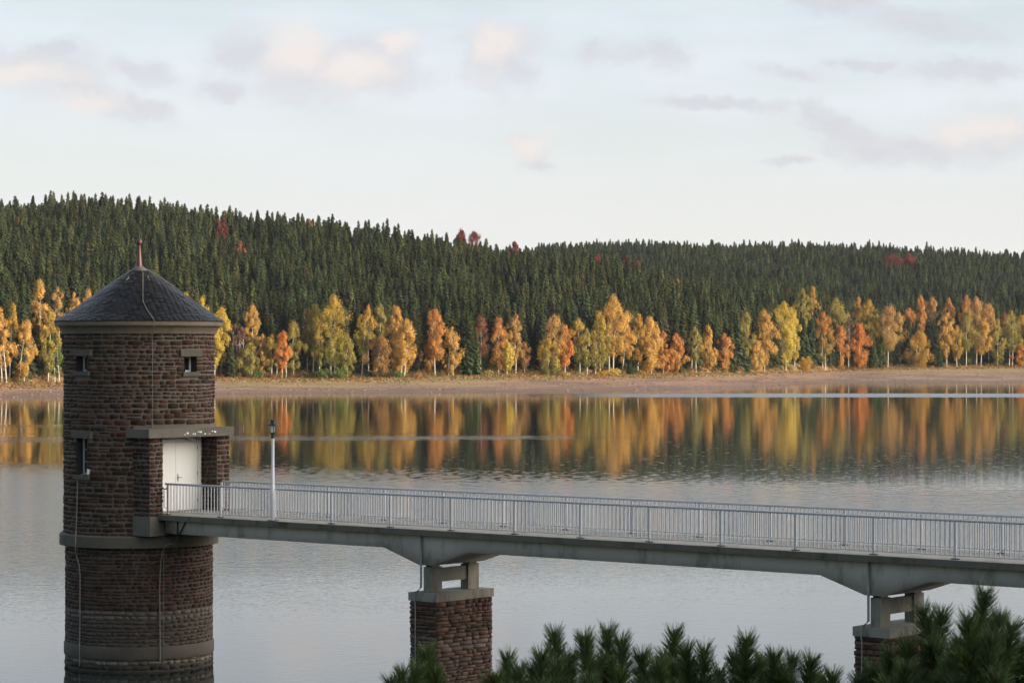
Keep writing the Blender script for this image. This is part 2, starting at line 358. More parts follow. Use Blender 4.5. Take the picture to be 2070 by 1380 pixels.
# bank under the camera and an unseen bare hill at the right, shaped to shade tower and near water
gx, gy = np.meshgrid(np.linspace(-260, 420, 120), np.linspace(-300, 130, 110), indexing='ij')
bank = np.minimum(8.9, 8.9 - (gy - 2.0) * .40)
bank = np.where(gx > 40, np.maximum(bank, 4.0 - (gy - 50) * .3 + np.clip((gx - 40), 0, 30) * .1), bank)
ang = (gx - 105) * -.5 + (gy - 15) * -.87
hill = 37 * np.exp(-((gx - 125) / 48) ** 4) * np.exp(-((gy - 5) / 75) ** 4)
gh = np.maximum(np.maximum(bank, -3), hill - 1.5) + rng.random(gx.shape) * .06
V = np.stack([gx, gy, gh], -1).reshape(-1, 3); i, j = np.meshgrid(np.arange(119), np.arange(109), indexing='ij'); a = (i * 110 + j).ravel()
props(obj_np('ground', V, np.stack([a, a + 110, a + 111, a + 1], -1), M['bank'], smooth=True), kind='structure')

# ------------------------------------------------------------------ rubble masonry
PAL = np.array([(.150, .075, .052), (.125, .070, .050), (.165, .085, .058), (.105, .070, .052), (.115, .082, .060), (.185, .072, .045), (.095, .072, .056), (.135, .085, .062), (.085, .075, .058), (.20, .105, .075)])
PAL = PAL * .6 + PAL.mean(0) * .4
def stones(f, u0, u1, z0, z1, skip=(), ch=(.11, .20), cw=(.16, .44), out=.024, tint=None, seed=1, gap=.019):
    """f(u, z, o) -> 3D point; builds single stones between u0..u1, z0..z1"""
    r = random.Random(seed); V, Fc, C, F8 = [], [], [], []
    z = z0
    while z < z1 - .03:
        h = min(r.uniform(*ch), z1 - z)
        if z1 - z - h < .06: h = z1 - z
        u = u0
        ph = r.uniform(0, 6)
        while u < u1 - .01:
            bl_ = [s for s in skip if s[2] < z + h - .02 and z + .02 < s[3] and s[0] - .03 < u < s[1] - .001]
            if bl_: u = bl_[0][1]; continue
            nx_ = min([s[0] for s in skip if s[2] < z + h - .02 and z + .02 < s[3] and s[0] > u] + [u1])
            w_ = r.uniform(*cw) * (1.25 if h > .16 else 1)
            ue = min(u + w_, nx_)
            if nx_ - ue < .1: ue = nx_
            parts = [(z, z + h)]
            if h > .17 and r.random() < .22: k = z + h * r.uniform(.4, .6); parts = [(z, k), (k, z + h)]
            for a_, b_ in parts:
                if ue - u > .05:
                    g = gap * r.uniform(.5, 1.4); j = lambda: r.uniform(-.012, .012)
                    o = .010 + out * r.uniform(.25, 1.0) + max(0, ue - u - .25) * .02; bz = .012 * math.sin(u * 2.1 + ph)
                    q = [(max(u, u0) + g + j(), a_ + g + j() + bz), (ue - g + j(), a_ + g + j() + bz), (ue - g + j(), b_ - g + j() + bz), (max(u, u0) + g + j(), b_ - g + j() + bz)]
                    b0 = len(V); cu = (q[0][0] + q[1][0]) / 2; cz = (a_ + b_) / 2
                    cc_ = []
                    for k in range(4):
                        (x0_, y0_), (x1_, y1_), (xm, ym) = q[k - 1], q[(k + 1) % 4], q[k]; e_ = r.uniform(.08, .30)
                        l0, l1 = math.hypot(x0_ - xm, y0_ - ym), math.hypot(x1_ - xm, y1_ - ym); c_ = min(.045, .42 * min(l0, l1)) * r.uniform(.4, 1.1)
                        cc_ += [(xm + (x0_ - xm) * c_ / l0, ym + (y0_ - ym) * c_ / l0), (xm + (x1_ - xm) * c_ / l1, ym + (y1_ - ym) * c_ / l1)]
                    for x_, y_ in cc_: V.append(f(x_, y_, -.02))
                    for x_, y_ in cc_: V.append(f(cu + (x_ - cu) * .965, cz + (y_ - cz) * .92, o * r.uniform(.8, 1.1)))
                    F8.append(tuple(b0 + 8 + k for k in range(8))); Fc += [(b0 + k, b0 + (k + 1) % 8, b0 + 8 + (k + 1) % 8, b0 + 8 + k) for k in range(8)]
                    c = PAL[min(int(r.random() ** 1.1 * len(PAL)), len(PAL) - 1)] * r.uniform(.26, .60) * np.array((1.06, .97, .91))
                    if tint: c = tint(c, cu, cz, r)
                    C += [c] * 16
            u = ue
        z += h
    return np.array(V), (np.array(Fc, np.int32), np.array(F8, np.int32)), np.array(C)

# ------------------------------------------------------------------ tower
TH = .884; dv = Vector((math.sin(TH), -math.cos(TH), 0)); av = Vector((math.cos(TH), math.sin(TH), 0)); UP = Vector((0, 0, 1))
P0 = Vector((-11.214, 86.68, 0)); DECK = H - 5.371
C = Vector((-12.52, 89.32, 0)); RT, RL = 2.49, 2.43
phd = math.atan2(dv.y, dv.x); phc = math.atan2(-C.y, -C.x)
tower = thing('water_tower', 'round red-brown stone tower with slate cone roof rising from the lake', 'tower', (C.x, C.y, 0))
def cyl(Rr): return lambda u, z, o: (C.x + (Rr + o) * math.cos(u / Rr + phc), C.y + (Rr + o) * math.sin(u / Rr + phc), z)
def W(phi): return (phi - phc) * RT         # arc coordinate from an angle
def porch(t, u, z): return C + dv * t + av * u + UP * z
PHL, PHR = phc - R(48.3), phc + R(42.0)
wins = [(PHL, .52, 9.82, 10.33), (PHR, .52, 9.80, 10.31), (PHL, .52, 6.42, 7.63)]
holes = [(W(p) - w_ / 2, W(p) + w_ / 2, a, b) for p, w_, a, b in wins]
doorhole = (W(phd - R(29.2)), W(phd + R(29.2)), 5.16, 7.66)
def cylgrid(name, Rr, z0, z1, hs, mat):
    us = sorted(set(list(np.linspace(-math.pi * Rr, math.pi * Rr, 97)[:-1]) + [h for q in hs for h in q[:2]])); zz = sorted({z0, z1} | {h for q in hs for h in q[2:]})
    us.append(math.pi * Rr); V = [cyl(Rr)(u, z, 0) for u in us for z in zz]; k = len(zz); Fc = []
    for i in range(len(us) - 1):
        for j in range(k - 1):
            uc, zc = (us[i] + us[i + 1]) / 2, (zz[j] + zz[j + 1]) / 2
            if any(q[0] < uc < q[1] and q[2] < zc < q[3] for q in hs): continue
            Fc.append((i * k + j, (i + 1) * k + j, (i + 1) * k + j + 1, i * k + j + 1))
    return obj_np(name, V, np.array(Fc, np.int32), mat, tower)
def tint_up(c, u, z, r):
    if u > 2.2: c = c * 1.1  # right-hand stones lightened: side light put into their colour
    return c
skips = [(h[0] - .02, h[1] + .02, h[2] - .16, h[3] + .24) for h in holes]
lint = [(h[0] - .22, h[1] + .22, h[3] - .0, h[3] + .23) for h in holes] + [(h[0] - .12, h[1] + .12, h[2] - .15, h[2]) for h in holes]
sk = [(h[0], h[1], h[2], h[3]) for h in holes] + lint + [(W(phd - R(46.5)), W(phd + R(46.5)), 4.4, 7.93)]
v, f, c = stones(cyl(RT), -math.pi * RT, math.pi * RT, 4.42, 11.1, sk, seed=3, tint=tint_up)
wall = obj_np('wall', v, f, M['stone'], tower, cols=c)
cylgrid('mortar_core', RT, 4.3, 11.1, holes + [doorhole], M['mortar'])
def tint_low(c, u, z, r):
    g = c.mean()
    if z < .42: return np.array((.15, .135, .105)) * r.uniform(.5, 1.3) * (1 if z > .22 else .30)
    if z < 2.0: k = min(1, (2.0 - z) / .7 + .45); c = c * (1 - .6 * k) + np.array((.095, .08, .068)) * .6 * k * r.uniform(.8, 1.2)
    if 1.62 < z < 1.95: c = c * .45 + np.array((.17, .145, .12)) * .6
    return c
v, f, c = stones(cyl(RL), -math.pi * RL, math.pi * RL, .80, 4.1, (), seed=5, tint=tint_low, ch=(.09, .16), out=.03)
obj_np('lower_wall', v, f, M['stone'], tower, cols=c)
v, f, c = stones(cyl(RL), -math.pi * RL, math.pi * RL, -.9, .42, (), seed=6, tint=tint_low, ch=(.12, .2), out=.045, gap=.02)
obj_np('foundation_wall', v, f, M['stone'], tower, cols=c)
cylgrid('lower_mortar_core', RL, -2, 4.1, [], simple('wet_mortar', (.10, .085, .07), .95, var=.4, scale=2, bump=.5))
MB().lathe(C, [(RL - .1, 4.05), (2.645, 4.05), (2.65, 4.10), (2.65, 4.40), (2.60, 4.44), (RT - .1, 4.47)], 96).build('ledge', M['ledge'], tower, smooth=True)
MB().lathe(C, [(RL - .1, .41), (2.49, .41), (2.50, .44), (2.50, .78), (2.46, .83), (RL - .1, .84)], 96).build('base_ring', simple('base_ring_concrete', (.095, .076, .060), .9, var=.35, scale=1.6, bump=.3, stain=((.05, .045, .035), .8)), tower, smooth=True)
MB().lathe(C, [(RT - .05, 11.05), (2.555, 11.06), (2.57, 11.12), (2.63, 11.20), (2.69, 11.31)], 96).build('cornice', M['timber'], tower, smooth=True)
MB().lathe(C, [(2.5, 11.312), (2.80, 11.312), (2.815, 11.33), (2.815, 11.455), (2.78, 11.475)], 96).build('eave', M['timber'], tower, smooth=True)
# roof: slates laid one by one on a slightly bell-cast cone
RP = [(2.84, 11.475), (2.5, 11.665), (2.17, 11.89), (1.66, 12.25), (1.10, 12.66), (.55, 13.02), (.25, 13.2)]
def rz(r): return float(np.interp(r, [p[0] for p in RP][::-1], [p[1] for p in RP][::-1]))
V, Fc, Cc = [], [], []; rr = 2.84; row = 0
while rr > .28:
    nr = rr - .088; n_ = max(12, int(2 * math.pi * rr / .20)); rnd = random.Random(row)
    for k in range(n_):
        a0 = 2 * math.pi * (k + .5 * (row % 2) + rnd.uniform(-.05, .05)) / n_; wd = 2 * math.pi / n_ * .485; b0 = len(V); up = rnd.uniform(.018, .040)
        lo = rr + rnd.uniform(0, .012)
        for da, r_, dz in ((-wd, lo - .03, up), (-wd * .3, lo + .012, up), (wd * .7, lo + .002, up), (wd, lo - .035, up), (wd, nr - .05, .004), (-wd, nr - .05, .004)):
            V.append((C.x + r_ * math.cos(a0 + da), C.y + r_ * math.sin(a0 + da), rz(min(r_, 2.84)) + dz - max(0, r_ - 2.84) * .55))
        Fc.append((b0, b0 + 1, b0 + 2, b0 + 3, b0 + 4, b0 + 5)); Cc += [np.array((.019, .018, .0185)) * rnd.uniform(.55, 1.6)] * 6
    rr = nr; row += 1
roof = obj_np('roof', V, np.array(Fc, np.int32), M['slate'], tower, cols=np.array(Cc))
MB().lathe(C, [(r_ , z_ - .012) for r_, z_ in RP], 96).build('roof_boarding', M['interior'], tower, smooth=True)
MB().lathe(C, [(.31, 13.14), (.29, 13.2), (.16, 13.29), (.11, 13.33)], 32).build('roof_cap', M['lead'], tower, smooth=True)
MB().lathe(C, [(.105, 13.31), (.095, 13.40), (.045, 13.93), (.055, 13.94), (.055, 13.97), (.035, 13.98), (.03, 14.03), (.05, 14.05), (.085, 14.09), (.10, 14.15), (.085, 14.21), (.04, 14.25), (.018, 14.28), (.004, 14.46)], 20).build('finial', M['copper'], tower, smooth=True)
def ontower(phi, z, r): return Vector((C.x + r * math.cos(phi), C.y + r * math.sin(phi), z))
pw = phc + math.asin((307.6 - 282.5) / 151)
pts = [ontower(phc + R(17), 13.15, .30)] + [ontower(phc + math.asin(min(.9, (289.5 - 282.5) / (r_ * 60))), rz(r_) + .035, r_) for r_ in (.5, 1.0, 1.5, 1.9)] + [ontower(phc + R(6.5), rz(2.35) + .04, 2.35), ontower(pw, 11.5, 2.86), ontower(pw, 11.3, 2.84), ontower(pw, 11.05, 2.60), ontower(pw, 10.9, 2.54), ontower(pw, 7.95, 2.54)]
MB().tube(pts, .012, 5).build('lightning_conductor', M['cable'], tower)
pr = phc + R(84); MB().tube([ontower(pr, rz(r_) + .045, r_) for r_ in (.3, .8, 1.4, 2.0, 2.5)], .014, 5).build('lightning_conductor', M['cable'], tower)
for p_ in (phc - R(28), phc + R(22)):
    MB().tube([ontower(p_, rz(.72) + .10, .75), ontower(p_, rz(.72) + .02, .76), ontower(p_, rz(.9) + .05, .92)], .012, 5).build('roof_hook', M['cable'], tower)
# windows
for k, (ph, ww, z0, z1) in enumerate(wins):
    nv = Vector((math.cos(ph), math.sin(ph), 0)); tv = Vector((-nv.y, nv.x, 0)); base = C + nv * RT
    r_ = MB(); dp = .34; hw = ww / 2
    for s_ in (-1, 1): r_.poly([base + tv * s_ * hw + UP * z0 + nv * .03, base + tv * s_ * hw + UP * z1 + nv * .03, base + tv * s_ * hw + UP * z1 - nv * dp, base + tv * s_ * hw + UP * z0 - nv * dp])
    r_.poly([base - tv * hw + UP * z1 + nv * .03, base + tv * hw + UP * z1 + nv * .03, base + tv * hw + UP * z1 - nv * dp, base - tv * hw + UP * z1 - nv * dp])
    r_.poly([base - tv * hw + UP * z0 + nv * .03, base + tv * hw + UP * z0 + nv * .03, base + tv * hw + UP * z0 - nv * dp, base - tv * hw + UP * z0 - nv * dp])
    win = r_.build('window', M['interior'], tower)
    g = MB().box(base - nv * (dp - .02) - tv * hw + UP * z0, tv * ww, nv * .012, UP * (z1 - z0)); g = g.build('pane', M['glass'], None); g.parent = win
    fm = MB(); o_ = base - nv * (dp - .035) - tv * hw + UP * z0; t_ = .055; hh = z1 - z0
    fm.box(o_, tv * t_, nv * .05, UP * hh); fm.box(o_ + tv * (ww - t_), tv * t_, nv * .05, UP * hh)
    fm.box(o_ + tv * t_, tv * (ww - 2 * t_), nv * .05, UP * t_); fm.box(o_ + tv * t_ + UP * (hh - t_), tv * (ww - 2 * t_), nv * .05, UP * t_)
    for q in range(1, 3 if k == 2 else 1): fm.box(o_ + tv * t_ + UP * (hh * q / 3), tv * (ww - 2 * t_), nv * .03, UP * .025)
    lb = MB().box(base - tv * (hw + .22) + UP * (z1 + .0) - nv * .2, tv * (ww + .44), nv * (.2 + .075), UP * .22)
    sb_ = MB().box(base - tv * (hw + .12) + UP * (z0 - .14) - nv * .2, tv * (ww + .24), nv * (.2 + .09), UP * .14)
    for nm, q, mt, bv in (('frame', fm, M['frame'], .006), ('lintel', lb, M['ledge'], .015), ('sill', sb_, M['ledge'], .012)):
        oo = q.build(nm, mt, None, bevel=bv); oo.parent = win
# porch round the door
def wallbox(name, t0, t1, u0, u1, z0, z1, faces, seed, parent):
    core = MB().box(porch(t0, u0, z0), dv * (t1 - t0), av * (u1 - u0), UP * (z1 - z0)).build(name, M['mortar'], parent)
    Vs, Fs, Cs = [], [], []; nb = 0
    for k, (axis, val) in enumerate(faces):
        if axis == 'd': fn = lambda u, z, o, val=val: tuple(porch(val + o, u, z)); rg = (u0 - .01, u1 + .01)
        elif axis == 'a+': fn = lambda u, z, o, val=val: tuple(porch(u, val + o, z)); rg = (t0, t1)
        else: fn = lambda u, z, o, val=val: tuple(porch(u, val - o, z)); rg = (t0, t1)
        v_, f_, c_ = stones(fn, rg[0], rg[1], z0 + .01, z1, seed=seed + (k if axis != 'd' else 0), cw=(.16, .36), ch=(.12, .17))
        if axis == 'a+': f_ = (f_[0][:, ::-1], f_[1][:, ::-1])
        Vs.append(v_); Fs += [f_[0] + nb, f_[1] + nb]; Cs.append(c_); nb += len(v_)
    st = obj_np('stonework', np.concatenate(Vs), Fs, M['stone'], None, cols=np.concatenate(Cs)); st.parent = core; return core
wallbox('pilaster', 1.3, 2.455, -1.80, -1.24, 5.10, 7.66, [('d', 2.455), ('a-', -1.80), ('a+', -1.24)], 31, tower)
wallbox('pilaster', 1.3, 2.455, 1.24, 1.80, 5.10, 7.66, [('d', 2.455), ('a-', 1.24), ('a+', 1.80)], 35, tower)
MB().box(porch(1.0, -2.0, 7.663), dv * 1.62, av * 3.86, UP * .29).build('canopy_slab', M['concrete_dark'], tower, bevel=.02)
rl = random.Random(4)
for q in range(13):
    u_ = -.42 + .12 * q * (1 if q < 8 else .93); 
    if q in (2, 7, 9): continue
    MB().box(porch(2.617, u_ + rl.uniform(-.02, .02), 7.70 + rl.uniform(.02, .13)), dv * .008, av * rl.uniform(.025, .09), UP * rl.uniform(.02, .06)).build('lime_splash', M['white'], tower, bevel=.003)
for u_ in (-1.86, 1.20): MB().box(porch(1.3, u_, 4.47), dv * 1.22, av * .66, UP * .63).build('corbel_block', M['concrete_dark'], tower, bevel=.03)
MB().box(porch(1.2, -1.237, 5.02), dv * 1.35, av * 2.474, UP * .16).build('door_sill', M['concrete'], tower, bevel=.01)
dr = MB().box(porch(1.66, -1.235, 5.185), dv * .06, av * 2.47, UP * 2.475).build('door', M['frame'], tower)
dr.name = 'door'
def sub(o_, par): o_.parent = par; return o_
for u_ in (-1.0, .006): sub(MB().box(porch(1.722, u_, 5.21), dv * .045, av * .994, UP * 2.25).build('door_leaf', M['white'], None, bevel=.006), dr)
sub(MB().box(porch(1.722, -1.12, 5.20), dv * .06, av * .11, UP * 2.36).box(porch(1.722, 1.01, 5.20), dv * .06, av * .11, UP * 2.36).box(porch(1.722, -1.0, 7.47), dv * .06, av * 2.0, UP * .09).build('door_frame', M['white'], None, bevel=.005), dr)
sub(MB().box(porch(1.768, .07, 6.17), dv * .012, av * .04, UP * .25).box(porch(1.78, .07, 6.29), dv * .05, av * .03, UP * .03).box(porch(1.81, .07, 6.29), dv * .02, av * .15, UP * .025).build('handle', M['pipe'], None), dr)
for z_ in (5.45, 6.35, 7.2):
    for u_ in (-1.0, .985): sub(MB().tube([porch(1.775, u_, z_), porch(1.775, u_, z_ + .12)], .012, 8).build('hinge', M['pipe'], None), dr)
sub(MB().box(porch(1.79, .45, 7.52), dv * .12, av * .34, UP * .09).build('ceiling_light', M['lglass'], None, bevel=.02), dr)
# cables on the tower face
box_p = ontower(PHL + R(5.2), 6.44, RT - .02)
MB().box(box_p - Vector((.0, .10, 0)), Vector((.17, 0, 0)), Vector((0, .12, 0)), UP * .18).build('junction_box', M['frame'], tower, bevel=.01)
def pxphi(x, r_): return phc + math.asin((x - 282.3) / (60.3 * r_))
cb = [(173, 6.46, 2.55), (165, 6.40, 2.56), (161, 6.2, 2.55), (160, 5.5, 2.55), (158, 4.6, 2.56), (157.5, 4.45, 2.70), (157, 4.05, 2.70), (158.5, 3.8, 2.56), (164, 3.45, 2.50), (166, 3.1, 2.49), (165.5, 1.5, 2.49), (165, .9, 2.49), (165, .80, 2.53), (165, .42, 2.53), (165, 0.15, 2.51)]
MB().tube([ontower(pxphi(x, r_), z, r_) for x, z, r_ in cb], .022, 6).build('cable', M['cable'], tower)
cb = [(352, 4.15, 2.72), (343, 4.2, 2.72), (334, 4.14, 2.72), (327, 3.9, 2.70), (324, 3.5, 2.5), (322, 2.8, 2.49), (323, .85, 2.5), (323, .8, 2.53), (323, .28, 2.53)]
MB().tube([ontower(pxphi(x, r_), z, r_) for x, z, r_ in cb], .022, 6).build('cable', M['cable'], tower)
cb = [(330, 3.9, 2.52), (330, .85, 2.50), (330, .2, 2.52)]
MB().tube([ontower(pxphi(x, r_), z, r_) for x, z, r_ in cb], .009, 5).build('cable', M['cable'], tower)

# ------------------------------------------------------------------ footbridge
def br_(s_, u, z): return P0 + dv * s_ + av * u + UP * z
bridge = thing('footbridge', 'long grey footbridge on stone piers leading from the right edge to the tower door', 'bridge', tuple(br_(0, 1.22, 0)))
S1 = 50.0
def slab(name, s0, s1, u0, u1, z0, z1, mat, bevel=0, step=2.0):
    n_ = int((s1 - s0) / step); mb = MB().box(br_(s0, u0, z0), dv * (s1 - s0), av * (u1 - u0), UP * (z1 - z0)); return mb.build(name, mat, bridge, bevel=bevel)
slab('deck', -.17, S1, -.27, 2.71, DECK - .02, DECK, M['deck'])
slab('edge_beam', -.17, S1, -.30, -.27, DECK - .165, DECK + .004, M['fascia'], .008)
slab('edge_beam', -.17, S1, 2.71, 2.74, DECK - .165, DECK + .004, M['fascia'], .008)
slab('deck_slab', -.17, S1, -.268, 2.708, DECK - .16, DECK - .022, M['fascia'])
PIERS = [11.13, 26.75, 42.37]
ZG, ZL = DECK - .165 - .455, 4.085
prof = [(-.15, ZG)]
for p_ in PIERS: prof += [(p_ - 1.67, ZG), (p_ - .27, ZL), (p_ + .27, ZL), (p_ + 1.67, ZG)]
prof += [(S1, ZG)]
V, Fc = [], []; top = DECK - .162
for s_, z_ in prof:
    for u_ in (.02, 2.42): V += [tuple(br_(s_, u_, z_)), tuple(br_(s_, u_, top))]
for k in range(len(prof) - 1):
    b0 = k * 4; Fc += [(b0, b0 + 4, b0 + 5, b0 + 1), (b0 + 2, b0 + 3, b0 + 7, b0 + 6), (b0, b0 + 2, b0 + 6, b0 + 4)]
Fc += [(0, 1, 3, 2)]; b0 = (len(prof) - 1) * 4; Fc += [(b0, b0 + 2, b0 + 3, b0 + 1)]
obj_np('girder', V, np.array(Fc, np.int32), M['girder'], bridge)
for s_ in (.45, .85): MB().tube([br_(s_, -.0, DECK - .17), br_(s_ - .15 * (s_ > .6) * 2, -.02, DECK - .62), br_(s_ - .6 * (s_ > .6), -.02, DECK - .85)], .02, 6).build('drain_pipe', M['black'], bridge)

# piers
def pier(sp, label):
    t = thing('bridge_pier', label, 'pier', tuple(br_(sp, 1.22, 0)), 'stone piers under the footbridge')
    l, wv_ = .50, 1.27; z1 = 3.01
    core = MB().box(br_(sp - l, 1.22 - wv_, -2), dv * 2 * l, av * 2 * wv_, UP * (z1 + 2)).build('pier_core', M['mortar_p'], t)
    Vs, Fs, Cs = [], [], []; nb = 0
    def tp(c, u, z, r):
        c = c * 1.25 + np.array((.05, .044, .036)) * .45
        if 1.55 < z < 1.9: c = c * .6 + np.array((.17, .14, .12)) * .45
        if z < 1.6: c = c * .75 + np.array((.095, .07, .06)) * .35
        return c
    for k, (fn, rg, flip) in enumerate([
        (lambda u, z, o: tuple(br_(u, 1.22 - wv_ - o, z)), (sp - l, sp + l), False), (lambda u, z, o: tuple(br_(sp + l + o, u, z)), (1.22 - wv_, 1.22 + wv_), False),
        (lambda u, z, o: tuple(br_(sp - l - o, u, z)), (1.22 - wv_, 1.22 + wv_), True), (lambda u, z, o: tuple(br_(u, 1.22 + wv_ + o, z)), (sp - l, sp + l), True)]):
        v_, f_, c_ = stones(fn, rg[0] - .02, rg[1] + .02, -.6, z1, seed=int(sp * 10), cw=(.16, .6), ch=(.07, .15), out=.055, tint=tp, gap=.009)
        if flip: f_ = (f_[0][:, ::-1], f_[1][:, ::-1])
        Vs.append(v_); Fs += [f_[0] + nb, f_[1] + nb]; Cs.append(c_); nb += len(v_)
    obj_np('stonework', np.concatenate(Vs), Fs, M['stone'], t, cols=np.concatenate(Cs))
    MB().box(br_(sp - .565, -.113, z1), dv * 1.13, av * 2.667, UP * .25).build('cap', M['concrete'], t, bevel=.045, seg=3)
    lg = lambda u0, u1: [(u0, u1)]
    for u0 in (.11, 1.83): MB().box(br_(sp - .15, u0, z1 + .252), dv * .30, av * .50, UP * .76).build('bearing_leg', M['concrete'], t, bevel=.02)
    MB().box(br_(sp - .10, .615, 3.56), dv * .20, av * 1.21, UP * .40).build('crossbeam', M['concrete'], t, bevel=.012)
    for u0 in (.18, 1.90): MB().box(br_(sp - .12, u0, z1 + 1.014), dv * .24, av * .36, UP * .06).build('bearing_pad', M['black'], t)
    MB().tube([br_(sp - .13, -.03, DECK - .17), br_(sp - .13, -.03, 3.42), br_(sp - .25, -.06, 3.29), br_(sp - .28, -.155, 3.27), br_(sp - .28, -.15, 3.0), br_(sp - .28, -.12, 2.9), br_(sp - .28, -.12, -.5)], [.035, .035, .03, .02, .02, .018, .018], 8).build('drain_pipe', M['pipe'], t, smooth=True)
    return t
M['mortar_p'] = simple('pier_mortar', (.06, .045, .038), .95, var=.4, scale=2, bump=.5)
pier(PIERS[0], 'brown stone bridge pier left of centre, standing in open water, its shaft mostly uncovered')
pier(PIERS[1], 'stone bridge pier at the right, its shaft half hidden behind the foreground pine shoots')

# railings
SP = 2.433; NPOST = 20
def railing(u, label, end0):
    t = thing('railing', label, 'railing', tuple(br_(0, u, DECK)), 'railings along the footbridge')
    MB().tube([br_(-.12 if end0 else .05, u, DECK + 1.0), br_(SP * NPOST, u, DECK + 1.0)], .034, 8).build('handrail', M['rail'], t, smooth=True)
    MB().box(br_(.0, u - .018, DECK + .085), dv * SP * NPOST, av * .036, UP * .028).build('bottom_rail', M['rail'], t)
    p0 = pb = None
    for i in range(NPOST + 1):
        s_ = SP * i
        if p0 is None:
            p0 = MB().box(br_(s_ - .033, u - .028, DECK + .006), dv * .066, av * .056, UP * .975).build('post', M['rail'], t, bevel=.006)
            pl = MB().box(br_(s_ - .11, u - .05, DECK + .006), dv * .22, av * .10, UP * .02).build('base_plate', M['black'], None); pl.parent = p0
            q = MB()
            for k in range(1, 17): q.box(br_(s_ + SP * k / 17 - .013, u - .012, DECK + .113), dv * .026, av * .024, UP * .865)
            pb = q.build('bar_panel', M['rail'], t)
        else:
            c_ = p0.copy(); COL.objects.link(c_); c_.parent = t; c_.matrix_parent_inverse = p0.matrix_parent_inverse.copy(); c_.location = dv * s_
            d_ = pl.copy(); COL.objects.link(d_); d_.parent = c_
            if i < NPOST: e_ = pb.copy(); COL.objects.link(e_); e_.parent = t; e_.matrix_parent_inverse = pb.matrix_parent_inverse.copy(); e_.location = dv * s_
    return t
ra = railing(0, 'pale grey railing on the near side of the footbridge, crossing the white door', True)
rb = railing(2.436, 'pale grey railing on the far side of the footbridge, behind the near railing', False)
MB().tube([br_(-.03, 0, DECK + .9), br_(-.1, 0, DECK + .83), br_(-.22, 0, DECK + .84), br_(-.26, 0, DECK + .9)], .018, 6).tube([br_(-.19, 0, DECK + .82), br_(-.19, 0, DECK + .22), br_(-.02, 0, DECK + .22)], .014, 6).build('latch_bracket', M['black'], ra)

# lamp
ls = SP * 2; lp = br_(ls, -.10, DECK)
lamp = thing('lamp_post', 'white lamp post with small black lantern by the near railing beside the tower', 'street lamp', tuple(lp))
MB().tube([lp + UP * .012, lp + UP * 1.0, lp + UP * 1.02, lp + UP * 2.60], [.066, .064, .052, .050], 16).build('pole', simple('lamp_pole_paint', (.66, .66, .68), .45, var=.06), lamp, smooth=True)
MB().box(lp - dv * .15 - av * .09 + UP * .004, dv * .3, av * .18, UP * .02).build('base_plate', M['black'], lamp)
MB().lathe(lp, [(.0, DECK + 2.585), (.056, DECK + 2.59), (.056, DECK + 2.72), (.09, DECK + 2.735), (.10, DECK + 2.76), (.0, DECK + 2.77)], 16).build('neck', M['black'], lamp, smooth=True)
lt = MB().lathe(lp, [(.04, DECK + 3.05), (.205, DECK + 3.00), (.20, DECK + 3.02), (.075, DECK + 3.075), (.065, DECK + 3.08), (.065, DECK + 3.15), (.085, DECK + 3.155), (.08, DECK + 3.18), (0, DECK + 3.19)], 20).build('lantern', M['black'], lamp, smooth=True)
for k in range(4):
    a_ = .4 + k * math.pi / 2; e = Vector((math.cos(a_), math.sin(a_), 0))
    q = MB().tube([lp + e * .088 + UP * 2.76, lp + e * .098 + UP * 3.02], .011, 6).build('lantern_strut', M['black'], None); q.parent = lt
q = MB().lathe(lp, [(.055, DECK + 2.772), (.075, DECK + 2.8), (.08, DECK + 3.0), (.05, DECK + 3.03)], 16).build('glass_shade', M['lglass'], None, smooth=True); q.parent = lt

